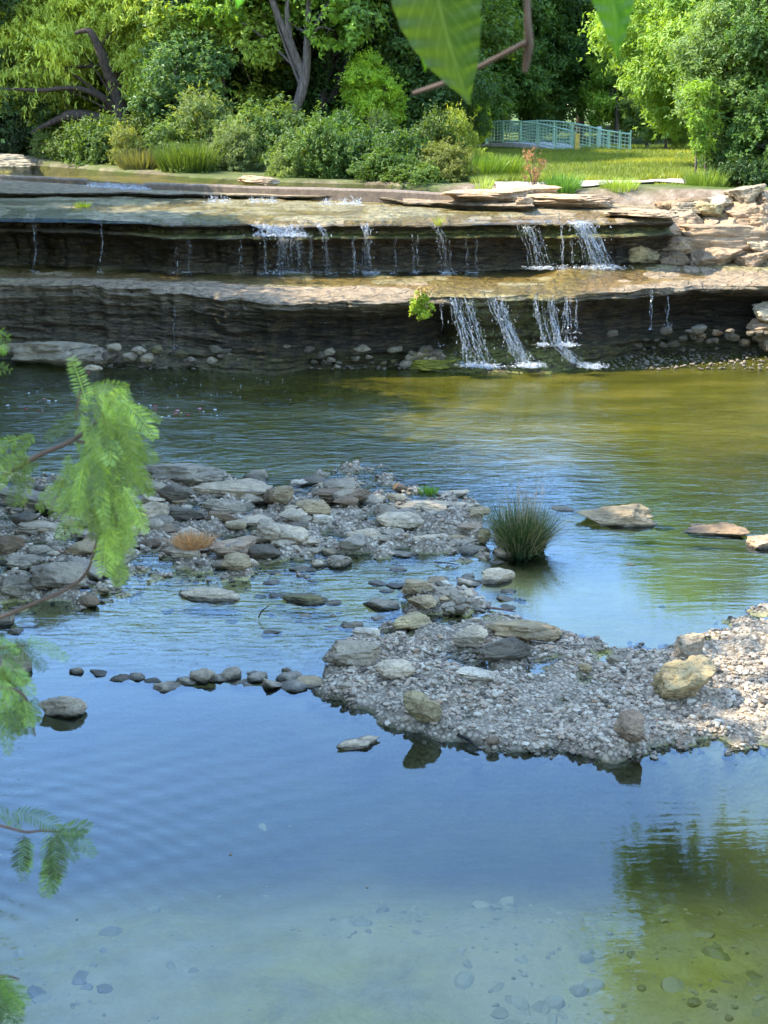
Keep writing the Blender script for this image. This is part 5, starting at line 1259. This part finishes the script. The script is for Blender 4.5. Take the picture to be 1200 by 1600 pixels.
for k in range(45):
    floaty(rr.uniform(20, 460), rr.uniform(590, 650), rr.uniform(.007, .013), 'white', 'tiny white speck floating on the dark left part of the far pool', 'white specks floating on the pool', 'floating_speck', 'speck')
for px, py, s in [(895, 781, .02), (985, 882, .06), (520, 962, .05), (360, 1335, .018), (574, 1387, .012), (700, 885, .05), (120, 1437, .01), (880, 910, .012), (1150, 1195, .01)]:
    floaty(px, py, s, 'leaf', 'brown bit of leaf litter floating ' + {895: 'above the large squared tan boulder', 985: 'on the calm water above the gravel bar', 520: 'in the riffle right of the olive boulder', 360: 'in the middle of the blue near pool', 574: 'low in the blue near pool', 700: 'left of the sedge clump', 120: 'among the ripples at the lower left', 880: 'below the right side of the sedge', 1150: 'off the right tip of the gravel bar'}[px], 'leaf litter floating on the water', 'floating_leaf', 'leaf litter')
o = rpx(474, 576, 16, 14, 'w', 'w', 'crumpled white scrap lying at the water line under the lower ledge', 'litter_scrap', 'litter', z=.0); o.color = (.75, .74, .72, 1)
o = rpx(461, 574, 14, 6, 'w', 's', 'flat whitish scrap left of the crumpled white scrap', 'litter_scrap', 'litter', z=.0); o.color = (.6, .55, .5, 1)
# sticks
def stick(L, r0, label, colr=(.10, .08, .06)):
    V, Fc = tube([at(a, b, z) for a, b, z in L], [r0, r0 * .9, r0 * .5], 6, .2); o = link('stick', mesh_np('stick', V, Fc, True), M['bark']); setc(o, colr); tag(o, label, 'stick')
stick([(762, 949, .02), (790, 953, .03), (806, 956, .02)], .012, 'reddish stick in the water right of the small stone pile', (.22, .13, .10))
stick([(830, 1001, .17), (870, 1007, .16), (925, 1008, .14)], .009, 'thin dry stick lying on the back edge of the gravel bar', (.20, .17, .14))
stick([(716, 1148, .05), (735, 1158, .05), (748, 1172, .02)], .016, 'dark wet stick at the front edge of the gravel bar', (.04, .035, .03))
stick([(680, 878, .02), (700, 880, .04), (716, 882, .02)], .01, 'short dark twig floating at the riffle')
stick([(404, 965, .02), (409, 955, .09), (420, 947, .15)], .008, 'dark twig sticking out of the riffle')
stick([(150, 912, .10), (110, 905, .12), (75, 915, .10)], .02, 'pale driftwood stick on the stony bank', (.25, .21, .17))
#==PART4==
# ================================================================== FOREGROUND LEAVES
def fpt(px, py, d): return atD(px, py, d)
def broad_leaf(name, parent, base, tip, width, seed, colr, curl=.12, face=None, rolls=0.0, fold=.18):
    B = Vector(base); T = Vector(tip); L = (T - B).length; ax = (T - B).normalized(); toc = (cam.location - (B + T) / 2).normalized()
    n_ = (toc - ax * toc.dot(ax)).normalized(); s_ = ax.cross(n_).normalized()
    q = Matrix.Rotation(rolls, 3, ax); n_ = q @ n_; s_ = q @ s_
    nu, nv = 13, 41; V = []; U = []
    for j in range(nv):
        t = j / (nv - 1); w = width * .5 * (math.sin(math.pi * min(1, t ** .62 * 1.0)) ** .85 if t < 1 else 0); w = max(w * (1 if t < .80 else 1 - .35 * (t - .8) / .2), .0004)
        for i in range(nu):
            u = -1 + 2 * i / (nu - 1)
            p = B + ax * (L * t) + s_ * (w * u) + n_ * (abs(u) * w * fold - curl * L * (t - .3) ** 2 + .0012 * math.sin(t * 50 + 3 * abs(u)) * abs(u)) + s_ * (.05 * L * math.sin(t * 2.6 + seed) - .05 * L * math.sin(seed))
            V.append(p); U.append((u, t, seed))
    o = link(name, mesh_np(name, V, grid_faces(nv, nu), True, {'tint': np.full(len(V), .5), 'uvw': np.array(U)}), M['bigleaf'], parent); return setc(o, colr)
D0 = .85
ob_ = empty('overhanging_branch', fpt(820, -60, D0), 0, 'blurred reddish twig with big green leaves hanging in at the top of the frame', 'branch')
ob_.location = (0, 0, 0)
V, Fc = join([tube([fpt(822, -120, D0), fpt(824, 20, D0), fpt(826, 70, D0 * 1.005), fpt(820, 112, D0 * 1.01)], [.0018, .002, .003, .0014], 10, .15),
              tube([fpt(824, 66, D0 * 1.0), fpt(780, 88, D0 * 1.01), fpt(715, 122, D0 * 1.02), fpt(645, 146, D0 * 1.03)], [.002, .0013, .0016, .0010], 10, .15),
              tube([fpt(640, -160, D0 * .97), fpt(700, -130, D0 * .98), fpt(822, -120, D0)], [.002, .002, .002], 8), tube([fpt(936, -110, D0 * 1.02), fpt(880, -125, D0 * 1.01), fpt(822, -120, D0)], [.002, .002, .002], 8)])
link('twig', mesh_np('twig', V, Fc, True), M['twig'], ob_)
broad_leaf('leaf', ob_, fpt(668, -110, D0 * .96), fpt(733, 166, D0 * .99), .050, .3, (.034, .060, .012), .05, rolls=.25)
broad_leaf('leaf', ob_, fpt(668, -90, D0 * 1.0), fpt(650, 112, D0 * 1.02), .022, 1.2, (.05, .12, .01), .05)
broad_leaf('leaf', ob_, fpt(940, -115, D0 * 1.0), fpt(949, 96, D0 * 1.02), .028, 2.2, (.035, .09, .01), .08, rolls=-.3)
broad_leaf('leaf', ob_, fpt(880, -125, D0 * 1.0), fpt(840, -12, D0 * 1.1), .026, 3.2, (.10, .22, .03), .08, rolls=.4)
broad_leaf('leaf', ob_, fpt(400, -110, D0 * 1.0), fpt(378, 16, D0 * 1.0), .02, 4.2, (.10, .26, .03), .08)

def frond(parent, base, direc, L, npair, ll, seed, colr, droop=.5, side=None):
    """one feather-like leaf: a thin rachis with paired narrow leaflets"""
    r = random.Random(seed); B = Vector(base); d = Vector(direc).normalized(); g = Vector((0, 0, -1)); pts = []; p = B.copy(); dd = d.copy(); n = 9
    for i in range(n + 1):
        pts.append(p.copy()); dd = (dd + g * (droop / n)).normalized(); p = p + dd * (L / n)
    V0, F0 = tube(pts, [.0006, .0005, .0003], 4)
    if side is None:
        side = d.cross(Vector((r.uniform(-.5, .5), -1, r.uniform(-.3, .3))))
    side = Vector(side).normalized()
    C, N, Dv, LL = [], [], [], []
    for k in range(npair):
        t = .06 + .92 * k / (npair - 1); s = t * n; j = min(int(s), n - 1); q = pts[j].lerp(pts[j + 1], s - j); tg = (pts[j + 1] - pts[j]).normalized()
        ln = ll * (math.sin(math.pi * (.12 + .80 * t)) ** .6) * r.uniform(.85, 1.1)
        sd = (side - tg * side.dot(tg)).normalized(); nn = tg.cross(sd).normalized()
        for sg_ in (-1, 1):
            dv = (sd * sg_ + tg * .38 + g * r.uniform(.05, .35) + nn * r.uniform(-.2, .2)).normalized(); C.append(q + dv * ln * .5); Dv.append(dv); N.append((nn + Vector((r.gauss(0, .25), r.gauss(0, .25), r.gauss(0, .25)))).normalized()); LL.append(ln)
    C, N, Dv, LL = np.array([c[:] for c in C]), np.array([c[:] for c in N]), np.array([c[:] for c in Dv]), np.array(LL)
    # leaflet: six-sided narrow blade
    Dn = Dv; S = np.cross(N, Dn); S /= np.linalg.norm(S, axis=1)[:, None]; W = (ll * .056) * np.ones(len(C)); a = LL[:, None] * .5; w = W[:, None]
    bendv = np.array([0, 0, -1.]) * a * .16
    P = np.stack([C - Dn * a, C - Dn * a * .35 + S * w + N * w * .3, C + Dn * a * .35 + S * w * .9 + N * w * .3 + bendv * .4, C + Dn * a + bendv, C + Dn * a * .35 - S * w * .9 + N * w * .3 + bendv * .4, C - Dn * a * .35 - S * w + N * w * .3], 1)
    m = len(C); i0 = np.arange(m)[:, None] * 6
    Fq = np.concatenate([i0 + np.array([0, 1, 2, 5]), i0 + np.array([5, 2, 3, 4])])
    V, Fc = join([(V0, F0), (P.reshape(-1, 3), Fq)])
    rt = np.random.default_rng(seed); tint = np.concatenate([np.full(len(V0), .8), np.repeat(np.clip(.45 + rt.normal(0, .16, m), 0, .97), 6)])
    o = link('frond', mesh_np('frond', V, Fc, False, {'tint': tint}), M['leaf'], parent); return setc(o, colr)
def sprig(label, stems, fronds, colr, seed, name='feathery_sprig', dist=1.3, leaf=.022, L=(.07, .11), spread=.5, jitter=22, npair=15, mult=1.0):
    """stems: list of px polylines; fronds: list of (px,py,dirx,diry,count)"""
    r = random.Random(seed); t = empty(name, (0, 0, 0), 0, label, 'branch'); parts = []
    for (pts, rad) in stems:
        parts.append(tube([fpt(a, b, d) for a, b, d in pts], rad, 7, .15))
    V, Fc = join(parts); link('stem', mesh_np('stem', V, Fc, True), M['twig'], t)
    k = 0
    for (a, b, dx, dz, n) in fronds:
        for q in range(max(1, round(n * mult))):
            d = dist + r.uniform(-.10, .10); B = fpt(a + r.uniform(-1, 1) * jitter, b + r.uniform(-1, 1) * jitter, d)
            dv = (dx + r.uniform(-spread, spread), r.uniform(-.6, .5), dz + r.uniform(-spread, spread)); k += 1
            kk = r.choice([.55, .8, 1.0, 1.2, 1.7])
            cc = tuple(c_ * kk for c_ in colr)
            frond(t, B, dv, r.uniform(*L), npair, leaf * r.uniform(.85, 1.15), seed * 100 + k, cc, droop=r.uniform(.3, .9))
    return t
LG = (.10, .145, .04)
sprig('large bright feathery sprig hanging over the left side of the stony bank',
      [([(-60, 800, 1.33), (0, 748, 1.33), (60, 712, 1.32), (110, 690, 1.31), (150, 660, 1.3), (175, 625, 1.3), (178, 602, 1.3)], [.003, .0024, .0018, .001]),
       ([(120, 690, 1.31), (170, 700, 1.30), (190, 760, 1.3), (180, 830, 1.3)], [.0014, .001, .0008]), ([(118, 655, 1.28), (122, 630, 1.28), (126, 605, 1.28)], [.0012, .001, .0006])],
      [(150, 632, .4, .1, 4), (172, 622, .5, .0, 3), (165, 650, .5, -.6, 6), (140, 670, .2, -.6, 7), (180, 690, .2, -.9, 8), (150, 720, .1, -1, 9), (115, 735, -.3, -.8, 5), (180, 750, .1, -1, 9), (135, 765, -.1, -1, 7), (170, 795, .05, -1, 8), (185, 790, .1, -1, 4), (50, 700, -.7, .1, 2), (40, 735, -.6, -.3, 3), (190, 670, .2, -.6, 4)], LG, 7, leaf=.0100, L=(.028, .048), npair=17, jitter=26, spread=.6, mult=1.9)
sprig('thin brown branch curving down beside the large feathery sprig',
      [([(-60, 985, 1.36), (0, 965, 1.36), (55, 942, 1.36), (105, 920, 1.36), (135, 895, 1.35), (150, 850, 1.34), (160, 800, 1.33)], [.0028, .0023, .0019, .0015, .001])],
      [(160, 830, .1, -.9, 4), (172, 850, .05, -1, 3)], LG, 8, jitter=10, leaf=.014, L=(.03, .05))
sprig('feathery sprig with arching leaves at the left edge beside the small pale boulder',
      [([(-60, 1030, 1.25), (0, 1012, 1.25), (40, 1008, 1.25)], [.003, .002, .001]), ([(-60, 1090, 1.22), (0, 1075, 1.22), (40, 1090, 1.22), (55, 1150, 1.22)], [.003, .0016, .0008])],
      [(0, 1010, .9, .0, 2), (30, 1010, .8, -.3, 2), (0, 1040, .2, -.8, 4), (10, 1060, .2, -.9, 6), (25, 1080, .2, -1, 5), (0, 1110, .1, -1, 4), (40, 1100, .2, -1, 2)], (.06, .10, .035), 9, dist=1.22, leaf=.0095, L=(.024, .042), jitter=14, spread=.45, mult=1.4)
sprig('small dark sprig hanging over the blue near pool at the left',
      [([(-40, 1282, 1.25), (0, 1290, 1.25), (40, 1300, 1.25), (62, 1298, 1.25), (95, 1300, 1.25)], [.0022, .0016, .0012, .0007])],
      [(85, 1302, .6, -.2, 2), (80, 1305, .1, -1, 3), (100, 1300, .9, -.3, 1), (78, 1340, -.1, -1, 2), (30, 1292, -.4, .4, 1), (40, 1305, -.3, -.9, 2), (20, 1270, .7, .0, 1)], (.04, .07, .03), 10, dist=1.25, jitter=6, spread=.22, npair=14, leaf=.013, L=(.032, .05), mult=1.4)
sprig('dark arching sprig in the bottom left corner',
      [([(-60, 1540, 1.15), (0, 1525, 1.15), (30, 1530, 1.15)], [.002, .0014, .0008])],
      [(-5, 1530, .4, -.7, 3), (-15, 1545, .2, -.9, 3), (5, 1535, .5, -.9, 2)], (.045, .08, .028), 11, dist=1.15, jitter=8, spread=.3, leaf=.013, L=(.032, .05), mult=1.3)
sprig('bright leaf tips poking in at the left edge in front of the lower ledge',
      [([(-40, 540, 1.3), (-5, 535, 1.3)], [.001, .0006])], [(-12, 512, 1, .1, 1), (-14, 535, 1, .0, 2), (-30, 575, .8, .2, 3)], (.09, .15, .03), 12, jitter=4, L=(.018, .028), npair=6, spread=.2, leaf=.008)
